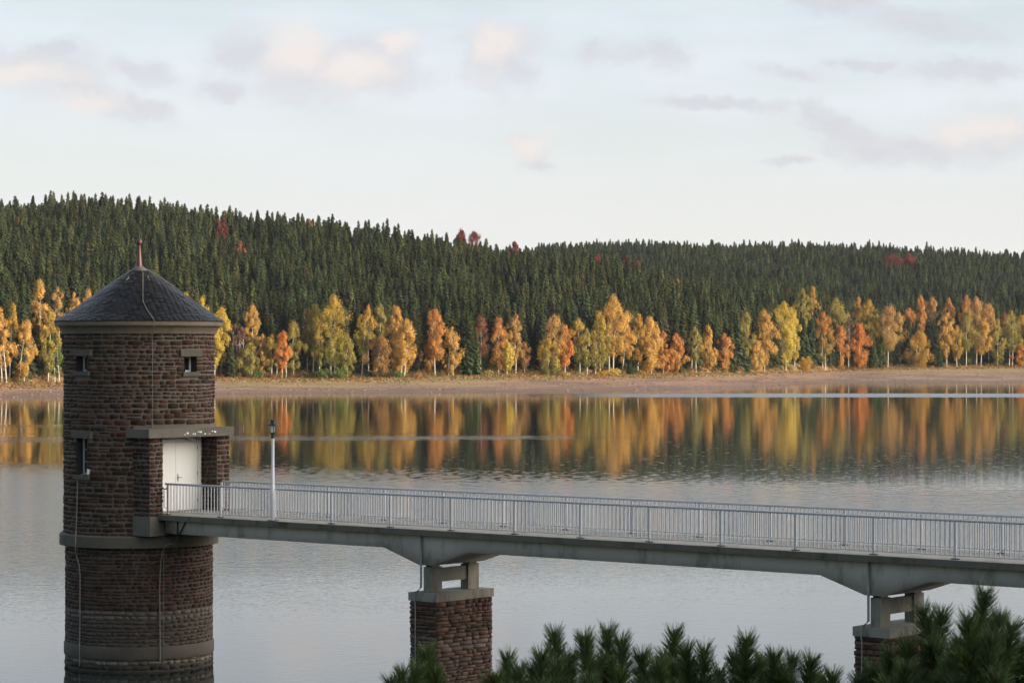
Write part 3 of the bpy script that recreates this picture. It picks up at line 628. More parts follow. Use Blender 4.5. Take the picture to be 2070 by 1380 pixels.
# ------------------------------------------------------------------ spruces
def spruce_mesh(seed, h=21.0, rmax=2.3, low=.06, col=(.042, .062, .022)):
    r = np.random.default_rng(seed); V, Fc, Cc = [], [], []; t = low; col = np.array(col)
    lean = r.uniform(-.01, .01, 2); col = col * .98; bl = r.uniform(.8, 1.2, 8)
    while t < .985:
        rad = rmax * ((1 - t) ** .84) * (1 if t > .25 else .75 + t) + .34; nb = int(7 + rad * 2.2); a0 = r.uniform(0, 6.28)
        for k in range(nb):
            a = a0 + 6.28 * k / nb + r.uniform(-.3, .3); L = rad * r.uniform(.5, 1.28) * bl[int((a % 6.28) / .786) % 8]; z = (t + r.uniform(-.012, .012)) * h
            e = np.array((math.cos(a), math.sin(a), 0.)); s = np.array((-e[1], e[0], 0.)); dr = r.uniform(.45, .85) * L; w_ = L * r.uniform(.24, .36) + .08
            p = np.array((lean[0] * z, lean[1] * z, z)); mid = p + e * L * .6 + np.array((0, 0, -dr * .5)); tip = p + e * L + np.array((0, 0, -dr)); c = col * r.uniform(.55, 1.5)
            b0 = len(V); V += [p, mid + s * w_, tip, mid - s * w_]; Fc.append((b0, b0 + 1, b0 + 2, b0 + 3)); Cc += [c * .8, c, c * 1.15, c]
            hd = r.uniform(.35, .75) * (.3 + .5 * rad / rmax)
            for sg in (-1, 1):
                b0 = len(V); m2 = p + (tip - p) * r.uniform(.35, .6); V += [m2, tip, tip + np.array((0, 0, -hd * .5)) + s * sg * .12, m2 + s * sg * w_ * .8 + np.array((0, 0, -hd))]
                Fc.append((b0, b0 + 1, b0 + 2, b0 + 3)); c2 = col * r.uniform(.55, 1.4); Cc += [c2] * 4
        t += r.uniform(.016, .026) * (1.15 - .3 * t)
    b0 = len(V); V += [np.array((-.1, 0, .95 * h)), np.array((.1, 0, .95 * h)), np.array((lean[0] * h, lean[1] * h, h * 1.01)), np.array((0, .1, .95 * h))]; Fc.append((b0, b0 + 1, b0 + 2, b0 + 3)); Cc += [col] * 4
    return mesh_np('spruce_crown', V, np.array(Fc, np.int32), M['needle'], np.array(Cc))
def trunk_mesh(h=20, r0=.24, mat=None):
    mb = MB().tube([(0, 0, -.5), (0, 0, h * .5), (0, 0, h)], [r0, r0 * .65, .03], 6); me = bpy.data.meshes.new('trunk'); me.from_pydata([tuple(v) for v in mb.v], [], mb.f); me.materials.append(mat); return me
SPR = [spruce_mesh(100 + k, h=[20.5, 20, 21, 19.5, 20.3, 20.6, 19.7][k], rmax=[2.9, 3.4, 2.6, 3.8, 3.1, 2.8, 3.5][k], col=[(.046, .060, .022), (.040, .056, .024), (.054, .064, .020), (.034, .048, .022), (.050, .059, .020), (.068, .074, .028), (.058, .05, .024)][k]) for k in range(7)]
TRK = trunk_mesh(20, .24, M['bark'])
pts = []
sp_ = 4.5; 
for Zc in np.arange(640, 1620, sp_):
    xw = np.arange(-.245, .245, sp_ / Zc)
    X = (xw + rng.uniform(-.42, .42, len(xw)) * sp_ / Zc); Zj = Zc + rng.uniform(-.42, .42, len(xw)) * sp_
    pts.append(np.stack([X * F + 1035, Zj], 1))
pts = np.concatenate(pts); gh, Ds, Dt = terr(pts[:, 0], pts[:, 1])
keep = (pts[:, 1] > Dt + 9) & (rng.random(len(pts)) < .93)
front_hidden = (pts[:, 1] > ZF0 + 30) & (pts[:, 1] < 1200) & (pts[:, 0] < 1000)
keep &= ~front_hidden & ~((pts[:, 0] < 880) & (pts[:, 1] > ZF0 + 30))
keep &= pts[:, 1] < ZB + 25
pts, gh, Dt = pts[keep], gh[keep], Dt[keep]
sc_ = (rng.normal(.92, .075, len(pts))).clip(.6, 1.18) * np.where(pts[:, 1] < Dt + 22, .90, 1)
# young plantation patches with smaller trees
patch = np.sin(pts[:, 0] * .0125 + 1.3) * np.sin(pts[:, 1] * .045 + pts[:, 0] * .006); sc_ *= np.where(patch > .62, .82, 1)
idx = rng.choice(7, len(pts), p=[.2, .2, .18, .14, .16, .08, .04]); rot = rng.uniform(0, 6.28, len(pts)); far_ = pts[:, 1] > 1150; sc_ = np.where(far_, sc_ * .90, sc_); idx = np.where(far_ & (rng.random(len(pts)) < .6), rng.choice([1, 3], len(pts)), idx)  # back-hill trees take darker, bluer kinds: haze put into their colour
wx_ = (pts[:, 0] - 1035) / F * pts[:, 1]
order = np.argsort(pts[:, 1] - Dt + pts[:, 1] * .12 + np.where((pts[:, 0] < -20) | (pts[:, 0] > 2090) | ((pts[:, 0] > 150) & (pts[:, 0] < 400)), 1e4, 0))
ind = set(order[:290].tolist())
for k in order[:290]:
    t = bpy.data.objects.new('spruce_tree', None); COL.objects.link(t); t.location = (wx_[k], pts[k, 1], gh[k]); t.rotation_euler = (0, 0, rot[k]); t.scale = (sc_[k] * 1.05,) * 2 + (sc_[k],)
    props(t, 'dark green spruce in the forest front behind the autumn birches', 'spruce', 'dark spruces in the forest front on the far shore')
    for nm, me in (('crown', SPR[idx[k]]), ('trunk', TRK)):
        o_ = bpy.data.objects.new(nm, me); COL.objects.link(o_); o_.parent = t
rest = np.array([k for k in range(len(pts)) if k not in ind])
me = bpy.data.meshes.new('forest_points'); me.vertices.add(len(rest)); me.vertices.foreach_set('co', np.stack([wx_[rest], pts[rest, 1], gh[rest]], 1).astype(np.float32).ravel())
for nm, arr, ty in (('rz', rot[rest].astype(np.float32), 'FLOAT'), ('sc', sc_[rest].astype(np.float32), 'FLOAT'), ('ix', idx[rest].astype(np.int32), 'INT')):
    a = me.attributes.new(nm, ty, 'POINT'); a.data.foreach_set('value', arr)
forest = props(bpy.data.objects.new('spruce_forest', me), 'mass of dark green spruce forest covering both hills behind the lake', 'forest', kind='stuff'); COL.objects.link(forest)
pc = bpy.data.collections.new('spruce_kinds')
for k, s_ in enumerate(SPR): pc.objects.link(bpy.data.objects.new('spruce_kind_%d' % k, s_))
ng = bpy.data.node_groups.new('forest', 'GeometryNodeTree'); ng.interface.new_socket('Geometry', in_out='INPUT', socket_type='NodeSocketGeometry'); ng.interface.new_socket('Geometry', in_out='OUTPUT', socket_type='NodeSocketGeometry')
gi = ng.nodes.new('NodeGroupInput'); go = ng.nodes.new('NodeGroupOutput'); ip = ng.nodes.new('GeometryNodeInstanceOnPoints'); ci = ng.nodes.new('GeometryNodeCollectionInfo')
ci.inputs[0].default_value = pc; ci.inputs[1].default_value = True; ci.inputs[2].default_value = True
def na(nm, ty):
    q = ng.nodes.new('GeometryNodeInputNamedAttribute'); q.data_type = ty; q.inputs[0].default_value = nm; return q.outputs[0]
cx = ng.nodes.new('ShaderNodeCombineXYZ'); ng.links.new(na('rz', 'FLOAT'), cx.inputs[2])
ng.links.new(gi.outputs[0], ip.inputs['Points']); ng.links.new(ci.outputs[0], ip.inputs['Instance']); ip.inputs['Pick Instance'].default_value = True
ng.links.new(na('ix', 'INT'), ip.inputs['Instance Index']); ng.links.new(cx.outputs[0], ip.inputs['Rotation']); ng.links.new(na('sc', 'FLOAT'), ip.inputs['Scale']); ng.links.new(ip.outputs[0], go.inputs[0])
forest.modifiers.new('forest', 'NODES').node_group = ng

# ------------------------------------------------------------------ broadleaf trees of the far shore
CO = {'gold': ((.60, .36, .10), (.54, .35, .09)), 'orange': ((.56, .26, .08), (.52, .28, .07)), 'yellow': ((.58, .42, .08), (.50, .41, .08)),
      'olive': ((.36, .29, .07), (.27, .25, .07)), 'green': ((.15, .19, .05), (.13, .17, .045)), 'goldgreen': ((.52, .34, .06), (.25, .25, .07)),
      'orangegreen': ((.58, .24, .05), (.20, .21, .06)), 'red': ((.20, .055, .042), (.18, .05, .04)), 'russet': ((.28, .115, .06), (.25, .12, .06)),
      'brown': ((.36, .20, .07), (.34, .20, .07)), 'tan': ((.52, .31, .11), (.42, .29, .10)), 'ochre': ((.50, .30, .055), (.44, .28, .06)), 'fire': ((.60, .23, .06), (.56, .26, .06)), 'bare': ((.20, .11, .08), (.20, .11, .08))}
def crown(seed, h, wd, cb, col, dens=1.0, up=False):
    """leaf cloud: h total height, wd crown width, cb crown base as a share of h"""
    r = np.random.default_rng(seed); ch = h * (1 - cb); rx = wd / 2
    nc = int(26 + ch * wd * .50); cl = []; ph_ = (r.uniform(0, 6.28), r.uniform(0, 6.28), r.uniform(.4, 1.2), r.uniform(9, 17))
    for k in range(nc):
        t = r.beta(1.1, 1.1); env = (min(1, (max(t, .02) / .38) ** .5) * max(0, 1 - max(0, (t - .38) / .62) ** 2.1) ** .8) * rx * (.86 if up else 1)
        a = r.uniform(0, 6.28); q = math.sqrt(r.random()) * env * .92 * (1 + .34 * math.sin(a * 2 + ph_[0] + t * 5) * ph_[2] + .22 * math.sin(t * ph_[3] + ph_[1]))
        if r.random() < .16 * ph_[2]: continue
        cl.append((q * math.cos(a), q * math.sin(a), h * cb + t * ch * .97, r.uniform(.45, 1.0) * (.35 + .22 * rx) , r.uniform(.7, 1.35)))
    cl.append((0, 0, h * .975, .35, 1)); cl = np.array(cl)
    nl = int(dens * (nc * 95)); ci_ = r.integers(0, len(cl), nl); d = r.normal(size=(nl, 3)); d /= np.linalg.norm(d, axis=1)[:, None]; rad = r.random(nl) ** .42
    c = cl[ci_]; p = c[:, :3] + d * rad[:, None] * c[:, 3:4] * np.array((1, 1, 1.5)); p[:, 2] -= np.hypot(p[:, 0], p[:, 1]) ** 2 * (.02 if not up else -.04)
    nn = d * 1.0 + (p - np.array((0, 0, h * (cb + .4 * (1 - cb))))) / max(1, rx) * .35 + r.normal(0, .45, (nl, 3)); n1 = np.cross(nn, r.normal(size=(nl, 3))); n1 /= np.linalg.norm(n1, axis=1)[:, None]; n2 = np.cross(nn, n1); n2 /= np.linalg.norm(n2, axis=1)[:, None]
    s = r.uniform(.09, .17, nl)[:, None]; V = np.stack([p - n1 * s - n2 * s * .7, p + n1 * s * .3 - n2 * s, p + n1 * s * 1.2 + n2 * s * .2, p - n1 * s * .2 + n2 * s], 1).reshape(-1, 3)
    tt = ((p[:, 2] - h * cb) / ch).clip(0, 1)[:, None] + r.normal(0, .16, (nl, 1)); tt = tt.clip(0, 1)
    A, B = np.array(CO[col][0]), np.array(CO[col][1]); cc = (B + (A - B) * tt) * (c[:, 4:5] ** .5) * r.uniform(.88, 1.12, (nl, 1)); cc *= 1 + r.normal(0, .05, (nl, 3))
    return V, np.arange(nl * 4, dtype=np.int32).reshape(-1, 4), np.repeat(cc, 4, 0)
ORD = ['first', 'second', 'third', 'fourth', 'fifth', 'sixth', 'seventh', 'eighth', 'ninth', 'tenth', 'eleventh', 'twelfth', 'thirteenth', 'fourteenth', 'fifteenth', 'sixteenth', 'seventeenth', 'eighteenth', 'nineteenth', 'twentieth', 'twenty-first', 'twenty-second', 'twenty-third', 'twenty-fourth', 'twenty-fifth', 'twenty-sixth', 'twenty-seventh']
CN = {'gold': 'golden', 'orange': 'orange', 'yellow': 'bright yellow', 'olive': 'olive-yellow', 'green': 'green-leaved', 'goldgreen': 'gold-topped green', 'orangegreen': 'orange-topped green', 'russet': 'thin russet', 'brown': 'brownish', 'tan': 'tan', 'ochre': 'ochre', 'fire': 'vivid orange', 'bare': 'nearly bare', 'red': 'deep red'}
# x, top y, width, crown colour, metres behind the tree line, crown base share, trunks, lean (m at top), density
B = [(-42, 630, 44, 'gold', 2, .15, 2, 0, 1), (3, 622, 32, 'gold', 2, .22, 2, -.8, 1), (23, 611, 28, 'ochre', 6, .3, 1, 1, 1), (50, 647, 40, 'gold', 0, .12, 2, 1.6, 1), (80, 564, 34, 'gold', 9, .34, 1, 0, 1), (100, 628, 32, 'goldgreen', 1, .2, 1, .4, 1),
     (115, 579, 30, 'tan', 13, .38, 2, .5, .9), (113, 668, 26, 'green', 0, .18, 2, -.3, 1), (150, 590, 34, 'gold', 8, .3, 1, 0, 1), (178, 584, 28, 'gold', 10, .3, 1, 0, 1), (376, 592, 26, 'yellow', 9, .3, 1, 0, 1), (409, 600, 34, 'yellow', 9, .25, 1, 0, 1),
     (447, 620, 40, 'yellow', 6, .22, 1, 0, 1.1), (433, 662, 32, 'yellow', 1, .10, 1, 0, 1.1), (475, 654, 22, 'bare', 5, .45, 2, .4, .35), (489, 660, 24, 'bare', 4, .4, 2, -.4, .35), (510, 618, 33, 'gold', 7, .45, 1, 0, 1), (505, 694, 44, 'olive', 1, .02, 2, 0, 1.1),
     (531, 675, 22, 'tan', 2, .1, 1, 0, 1), (549, 676, 26, 'goldgreen', 1, .2, 1, .2, 1), (571, 671, 30, 'fire', 0, .2, 3, .5, 1.2), (593, 650, 36, 'olive', 3, .15, 1, 0, 1), (622, 624, 20, 'brown', 9, .3, 1, 0, .9), (636, 615, 36, 'olive', 6, .38, 1, .5, .9),
     (645, 660, 22, 'goldgreen', 1, .3, 1, -.3, 1), (673, 597, 58, 'goldgreen', 2, .20, 2, .2, 1.05), (701, 680, 32, 'olive', 1, .12, 1, 0, 1), (737, 626, 34, 'goldgreen', 3, .42, 1, 1.6, 1), (745, 615, 18, 'orange', 12, .4, 1, 0, .9), (768, 614, 26, 'olive', 11, .5, 1, 0, .8),
     (768, 679, 44, 'brown', 0, .05, 2, 0, 1.1), (798, 617, 40, 'gold', 2, .10, 2, 0, 1.1), (819, 647, 42, 'gold', 0, .10, 2, 1.5, 1.1), (866, 690, 26, 'brown', 3, .2, 1, 0, .7), (879, 626, 40, 'orange', 1, .36, 1, 0, 1), (913, 661, 36, 'gold', 0, .10, 2, .4, 1.1),
     (972, 638, 32, 'russet', 4, .3, 1, 0, .55), (1008, 642, 34, 'orange', 1, .15, 1, 0, .85), (1042, 634, 34, 'tan', 3, .25, 1, 0, 1), (1024, 688, 30, 'yellow', 0, .20, 1, 0, .8), (1060, 693, 16, 'brown', 4, .3, 1, 0, .8),
     (1121, 638, 44, 'tan', 2, .25, 1, 0, 1), (1143, 660, 30, 'fire', 0, .16, 1, 0, 1), (1108, 688, 42, 'goldgreen', 0, .05, 1, 0, 1.1), (1170, 644, 36, 'goldgreen', 4, .3, 1, -.5, .9), (1186, 664, 24, 'olive', 2, .2, 1, 0, .9),
     (1210, 631, 40, 'goldgreen', 1, .12, 2, .5, 1), (1238, 601, 54, 'gold', 3, .30, 2, .8, 1.1), (1264, 628, 34, 'gold', 2, .28, 1, 1.2, 1), (1291, 635, 34, 'ochre', 3, .25, 1, .3, 1), (1315, 640, 50, 'gold', 0, .10, 2, .5, 1.1), (1340, 668, 24, 'orange', 1, .2, 1, 0, 1),
     (1367, 676, 34, 'orange', 0, .06, 1, 0, 1.1), (1348, 708, 26, 'orange', 0, .15, 1, .5, 1), (1404, 660, 20, 'olive', 1, .35, 2, 0, 1), (1431, 660, 31, 'gold', 1, .12, 1, 0, 1.1), (1464, 675, 32, 'orange', 0, .12, 1, 0, 1.1),
     (1507, 633, 34, 'olive', 3, .30, 1, .6, .9), (1531, 690, 30, 'gold', 0, .08, 1, 0, 1), (1545, 627, 42, 'gold', 2, .15, 1, 0, 1.1), (1586, 611, 52, 'yellow', 1, .12, 2, 0, 1.15), (1607, 636, 24, 'yellow', 3, .2, 1, 0, 1),
     (1622, 585, 30, 'olive', 26, .35, 1, 0, .9), (1643, 578, 22, 'ochre', 32, .4, 1, 0, .9), (1665, 629, 34, 'orangegreen', 1, .14, 2, 0, 1.05), (1690, 604, 44, 'olive', 14, .3, 1, 0, 1), (1699, 660, 32, 'orange', 1, .12, 1, 0, 1), (1716, 640, 16, 'bare', 2, .4, 1, 0, .35),
     (1737, 654, 36, 'fire', 0, .08, 1, 0, 1.15), (1736, 600, 28, 'ochre', 16, .4, 1, 0, 1), (1757, 606, 34, 'goldgreen', 9, .25, 1, 0, 1), (1797, 618, 50, 'tan', 3, .35, 1, 1, 1), (1838, 621, 17, 'orange', 20, .5, 1, 0, 1), (1856, 669, 46, 'ochre', 0, .06, 2, .6, 1.1),
     (1863, 626, 18, 'orange', 18, .5, 1, 0, 1), (1861, 597, 22, 'orange', 30, .5, 1, 0, .9), (1884, 600, 30, 'tan', 28, .5, 1, 0, .9), (1913, 631, 28, 'gold', 2, .22, 1, 0, 1.05), (1934, 658, 27, 'ochre', 1, .25, 1, 0, 1), (1918, 604, 16, 'orange', 26, .5, 1, 0, .8),
     (1954, 596, 20, 'orange', 22, .4, 1, 0, .9), (1974, 602, 40, 'tan', 9, .35, 1, 0, 1.1), (1998, 615, 40, 'tan', 7, .35, 1, 0, 1), (1954, 630, 34, 'olive', 3, .38, 1, .6, 1), (1986, 651, 34, 'gold', 1, .38, 1, 1.2, 1), (2017, 646, 28, 'olive', 2, .10, 1, 0, 1),
     (2029, 630, 22, 'russet', 10, .4, 1, 0, .9), (2044, 628, 36, 'olive', 2, .36, 2, .3, 1), (2066, 638, 34, 'ochre', 6, .3, 1, 0, 1), (2062, 694, 26, 'orange', 0, .1, 1, 0, 1), (2105, 640, 44, 'gold', 2, .2, 1, 0, 1)]
def seg_of(x):
    if x < 281: return 0
    if x < 555: return 1
    if x < 945: return 2
    if x < 1478: return 3
    if x < 1780: return 4
    return 5
SEG = ['from the left picture edge', 'right of the tower', 'right of the lamp post line', 'right of the tall shore spruce', 'right of the pale larch', 'past the broad spruce towards the right edge']
cnt = {}
def at_px(x, Z): return ((x - 1035) / F * Z, Z, ground_at(x, Z))
for k, (x, yt, wd, col, back, cb, nt_, lean, dens) in sorted(enumerate(B), key=lambda q: q[1][0]):
    Dt_ = float(terr(np.array([float(x)]), np.array([700.]))[2][0]); Z = Dt_ + back + .5; p = at_px(x, Z)
    h = H + (YH - yt) / F * Z - p[2]; wm_ = max(wd, 24) / F * Z * 1.34; cb *= .8; s = seg_of(x); rowk = 'front' if back <= 4 else 'rear'; cnt[(s, rowk)] = cnt.get((s, rowk), 0) + 1
    lab = '%s %s birch, %s %s-row birch %s' % (CN[col], 'tall' if h > 15.5 else ('small' if h < 10.5 else 'mid-sized'), ORD[cnt[(s, rowk)] - 1], rowk, SEG[s])
    t = thing('birch_tree', lab, 'birch', p, 'autumn birches along the far shore')
    Vv, Ff, Cc_ = crown(500 + k, h, wm_, cb, col, dens, up=(col == 'yellow' and x > 1500))
    zz = (Vv[:, 2] / h).clip(0, 1); Vv[:, 0] += lean * zz ** 1.0 - lean * .6
    obj_np('crown', Vv, Ff, M['leaf'], t, cols=Cc_, local=True)
    r_ = random.Random(k); mb = MB()
    for q in range(nt_):
        ox = (q - (nt_ - 1) / 2) * r_.uniform(.9, 1.6); bx = ox - lean * .6; lx = lean + (q - (nt_ - 1) / 2) * 1.0 - lean * .6
        top_ = h * (.93 if q == 0 else .8); rr_ = .10 + h * .0065
        mb.tube([(bx + (lx - bx) * f_ + math.sin(f_ * 5 + k) * .14, r_.uniform(-.08, .08), -.4 + (top_ + .4) * f_) for f_ in (0, .15, .35, .6, .85, 1)], [rr_, rr_ * .9, rr_ * .75, rr_ * .5, rr_ * .25, .02], 6)
        for b_ in range(7 if col != 'bare' else 16):
            f_ = r_.uniform(max(cb, .2), .9); a_ = r_.uniform(0, 6.28); L_ = wm_ * r_.uniform(.2, .45) * (1.1 - f_ * .6); zb = top_ * f_; xb = bx + (lx - bx) * f_
            mb.tube([(xb, 0, zb), (xb + math.cos(a_) * L_ * .5, math.sin(a_) * L_ * .5, zb + L_ * .6), (xb + math.cos(a_) * L_, math.sin(a_) * L_, zb + L_ * .95)], [rr_ * .3, rr_ * .2, .015], 4, caps=False)
    me = bpy.data.meshes.new('trunk'); me.from_pydata([tuple(v_) for v_ in mb.v], [], mb.f); me.materials.append(M['birch'])
    o_ = bpy.data.objects.new('trunk', me); COL.objects.link(o_); o_.parent = t
# red and orange beeches up on the hills
RB = [(441, 441, 12, 'red', 880, 'single red beech high on the left hill above the tower'), (452, 437, 12, 'red', 884, 'smaller red beech touching the single red one high on the left hill'), (624, 444, 20, 'brown', 945, 'orange-brown beech near the left hill crest'),
      (932, 465, 24, 'red', 955, 'left one of two red beeches on the descending crest of the left hill'), (958, 470, 26, 'red', 955, 'right one of two red beeches on the descending crest of the left hill'), (1040, 488, 24, 'red', 950, 'low red beech on the falling crest just before the two hills meet'),
      (1208, 512, 16, 'red', 955, 'small dull red beech where the front hill overlaps the back hill'), (1268, 518, 22, 'red', 955, 'red beech on the front hill crest below the back hill'), (1290, 528, 24, 'red', 955, 'lowest red beech on the front hill crest, touching its larger neighbour'),
      (1804, 517, 30, 'red', 1260, 'left one of two red beeches on the back hill at the right'), (1838, 514, 30, 'red', 1265, 'right one of two red beeches on the back hill at the right'), (1370, 566, 14, 'ochre', 900, 'ochre birch alone among spruces in the middle of the slope'), (1372, 594, 10, 'yellow', 850, 'tiny yellow birch among spruces below the ochre one'), (38, 440, 16, 'brown', 900, 'brownish beech among spruces at the left edge of the hill'), (485, 487, 14, 'russet', 830, 'dull russet beech halfway up the left hill')]
for k, (x, yt, wd, col, Z, lab) in enumerate(RB):
    Z = Z * 1.042 if Z < 1000 else Z * 1.12
    p = at_px(x, Z); h = max(15, H + (YH - yt) / F * Z - p[2]); t = thing('beech_tree', lab, 'beech' if 'birch' not in lab else 'birch', p, 'autumn trees scattered among the spruces on the hills')
    Vv, Ff, Cc_ = crown(900 + k, h, wd / F * Z * 1.6, .58, col, 1.2); Vv[:, 2] = np.where(Vv[:, 2] > 0, Vv[:, 2], 0)
    obj_np('crown', Vv, Ff, M['leaf'], t, cols=Cc_, local=True)
    o_ = bpy.data.objects.new('trunk', trunk_mesh(h * .8, .28, M['bark'])); COL.objects.link(o_); o_.parent = t
# shore spruces, a pine, a larch
SS = [(945, 612, 1.0, 2, (.05, .078, .026), 'spruce', 'tall lit green spruce standing right at the far shore beside the gold birch pair'), (962, 668, .9, 1, (.045, .07, .028), 'spruce', 'shorter spruce tucked against the tall lit shore spruce'), (467, 690, 1.5, 1, (.06, .09, .04), 'pine', 'rounded dark green young pine at the shore right of the tower'),
      (1478, 642, 1.0, 3, (.085, .115, .045), 'larch', 'pale green slender larch at the right end of the middle birch row'), (1505, 668, 1.1, 6, (.05, .075, .03), 'spruce', 'dark spruce between the pale larch and the big yellow birches'), (1376, 738, 1.2, 0, (.045, .08, .03), 'spruce', 'knee-high young spruce bush at the foot of the orange birches'),
      (1782, 668, 1.2, 3, (.05, .085, .032), 'spruce', 'broad green spruce right of the vivid orange birch'), (1892, 655, 1.3, 3, (.045, .075, .03), 'spruce', 'dark spruce between the ochre birch and the golden row at the right'), (1768, 690, 1.1, 2, (.048, .08, .03), 'spruce', 'low spruce hugging the right side of the vivid orange birch'), (1273, 725, 1.2, 1, (.045, .075, .028), 'spruce', 'small dark spruce under the golden birches by the yellow bush'), (1900, 700, 1.2, 1, (.042, .072, .028), 'spruce', 'low dark spruce in front of the taller one at the right')]
for k, (x, yt, wf, back, col, cat, lab) in enumerate(SS):
    Dt_ = float(terr(np.array([float(x)]), np.array([700.]))[2][0]); Z = Dt_ + back - 1; p = at_px(x, Z); h = H + (YH - yt) / F * Z - p[2]
    t = thing(cat + '_tree', lab, cat, p, 'conifers at the edge of the far shore')
    o_ = bpy.data.objects.new('crown', spruce_mesh(700 + k, h, max(1.0, h * .12 * wf), .02, (col[0], col[1] * .9, col[2] * .7))); COL.objects.link(o_); o_.parent = t
    o_ = bpy.data.objects.new('trunk', trunk_mesh(h * .9, .2, M['bark'])); COL.objects.link(o_); o_.parent = t
# bushes
BU = [(653, 745, 28, 'green', 'left one of the paired olive willow bushes below the tall birch'), (686, 741, 38, 'green', 'right and larger one of the paired willow bushes below the tall birch'), (985, 748, 24, 'olive', 'round olive bush on the beach edge right of the tall shore spruce'), (1240, 744, 28, 'yellow', 'round golden-yellow bush on the beach edge below the tallest golden birch'), (1217, 749, 18, 'ochre', 'small ochre bush touching the golden-yellow bush'),
      (1628, 722, 26, 'ochre', 'ochre bush right of the big yellow birches'), (523, 748, 22, 'green', 'low green bush right of the lamp side pines'), (1300, 752, 18, 'ochre', 'low ochre bush under the gold-orange birches'), (1700, 738, 18, 'brown', 'low brown bush under the orange birch'), (805, 750, 20, 'green', 'low green bush at the foot of the golden birch'), (1140, 752, 14, 'ochre', 'tiny ochre bush at the foot of the vivid orange birch'), (845, 752, 16, 'brown', 'low brown bush in the shade gap before the orange birch')]
for k, (x, yt, wd, col, lab) in enumerate(BU):
    Dt_ = float(terr(np.array([float(x)]), np.array([700.]))[2][0]); Z = Dt_ - 3; p = at_px(x, Z); h = max(1.2, H + (YH - yt) / F * Z - p[2]); wm_ = wd / F * Z
    t = thing('bush', lab, 'bush', p, 'bushes along the far beach')
    r = np.random.default_rng(60 + k); nl = int(900 * wm_ * h / 10); d = r.normal(size=(nl, 3)); d /= np.linalg.norm(d, axis=1)[:, None]; d *= (r.random(nl) ** .33)[:, None] * (1 + .25 * np.sin(d[:, :1] * 7 + d[:, 2:3] * 5))
    pp = d * np.array((wm_ / 2, wm_ / 2, h * .55)) + np.array((0, 0, h * .45)); pp[:, 2] = np.abs(pp[:, 2]); n1 = r.normal(size=(nl, 3)); n1 /= np.linalg.norm(n1, axis=1)[:, None]; n2 = np.cross(n1, r.normal(size=(nl, 3))); n2 /= np.linalg.norm(n2, axis=1)[:, None]; s = r.uniform(.10, .18, nl)[:, None]
    Vv = np.stack([pp - n1 * s, pp - n2 * s, pp + n1 * s, pp + n2 * s], 1).reshape(-1, 3); cc = np.repeat(np.array(CO[col][0]) * r.uniform(.7, 1.3, (nl, 1)), 4, 0)
    obj_np('foliage', Vv, np.arange(nl * 4, dtype=np.int32).reshape(-1, 4), M['leaf'], t, cols=cc, local=True)
    mb = MB()
    for q in range(5): a_ = q * 1.3; mb.tube([(0, 0, -.2), (math.cos(a_) * wm_ * .2, math.sin(a_) * wm_ * .2, h * .5), (math.cos(a_) * wm_ * .33, math.sin(a_) * wm_ * .33, h * .8)], [.06, .04, .01], 4)
    me = bpy.data.meshes.new('stem'); me.from_pydata([tuple(v_) for v_ in mb.v], [], mb.f); me.materials.append(M['bark']); o_ = bpy.data.objects.new('stem', me); COL.objects.link(o_); o_.parent = t
# dry grass tufts along the tree line
r = np.random.default_rng(5); ng_ = 16000; gx_ = r.uniform(-60, 2130, ng_); _, Ds_, Dt_ = terr(gx_, np.full(ng_, 700.)); gZ = Dt_ + r.uniform(-34, 5, ng_) * r.random(ng_) ** .7
gz_, _, _ = terr(gx_, gZ); px_ = (gx_ - 1035) / F * gZ; hh = r.uniform(.15, .55, ng_); ww = r.uniform(.15, .5, ng_); a_ = r.uniform(0, 3.14, ng_)
Pb = np.stack([px_, gZ, gz_ - .05], 1); sd = np.stack([np.cos(a_) * ww, np.sin(a_) * ww, 0 * a_], 1); tp = Pb + np.stack([r.normal(0, .2, ng_), r.normal(0, .2, ng_), hh], 1)
cc = np.array([(.30, .20, .08), (.36, .22, .10), (.16, .15, .05), (.30, .14, .06)])[r.integers(0, 4, ng_)] * r.uniform(.6, 1.2, (ng_, 1))
props(obj_np('dry_grass', np.stack([Pb - sd, Pb + sd, tp], 1).reshape(-1, 3), np.arange(ng_ * 3, dtype=np.int32).reshape(-1, 3), M['leaf'], cols=np.repeat(cc, 3, 0)), 'dry rusty grass tufts fringing the beach below the trees', 'grass', kind='stuff')

nb_ = 700; bx_ = r.uniform(-60, 2130, nb_); _, _, Dt_ = terr(bx_, np.full(nb_, 700.)); bZ = Dt_ + r.uniform(-1.0, 9, nb_); bz_, _, _ = terr(bx_, bZ); PX = (bx_ - 1035) / F * bZ
Q = 60; ci_ = np.repeat(np.arange(nb_), Q); d = r.normal(size=(nb_ * Q, 3)); d /= np.linalg.norm(d, axis=1)[:, None]; sz = r.uniform(.5, 1.5, nb_)[ci_][:, None]
pp = np.stack([PX, bZ, bz_ + .1], 1)[ci_] + np.abs(d) * np.array((0, 0, 1)) * sz * 1.2 + d * np.array((1, 1, 0)) * sz
n1 = np.cross(d + r.normal(0, .4, d.shape), r.normal(size=d.shape)); n1 /= np.linalg.norm(n1, axis=1)[:, None]; n2 = np.cross(d, n1); s_ = r.uniform(.10, .18, len(d))[:, None]
cc = (np.array([(.20, .13, .05), (.12, .12, .04), (.28, .16, .06), (.09, .085, .035), (.24, .12, .05)])[r.integers(0, 5, nb_)])[ci_] * r.uniform(.7, 1.25, (len(d), 1))
props(obj_np('undergrowth', np.stack([pp - n1 * s_, pp - n2 * s_, pp + n1 * s_, pp + n2 * s_], 1).reshape(-1, 3), np.arange(len(d) * 4, dtype=np.int32).reshape(-1, 4), M['leaf'], cols=np.repeat(cc, 4, 0)), 'low brown and green undergrowth at the feet of the birches', 'undergrowth', kind='stuff')

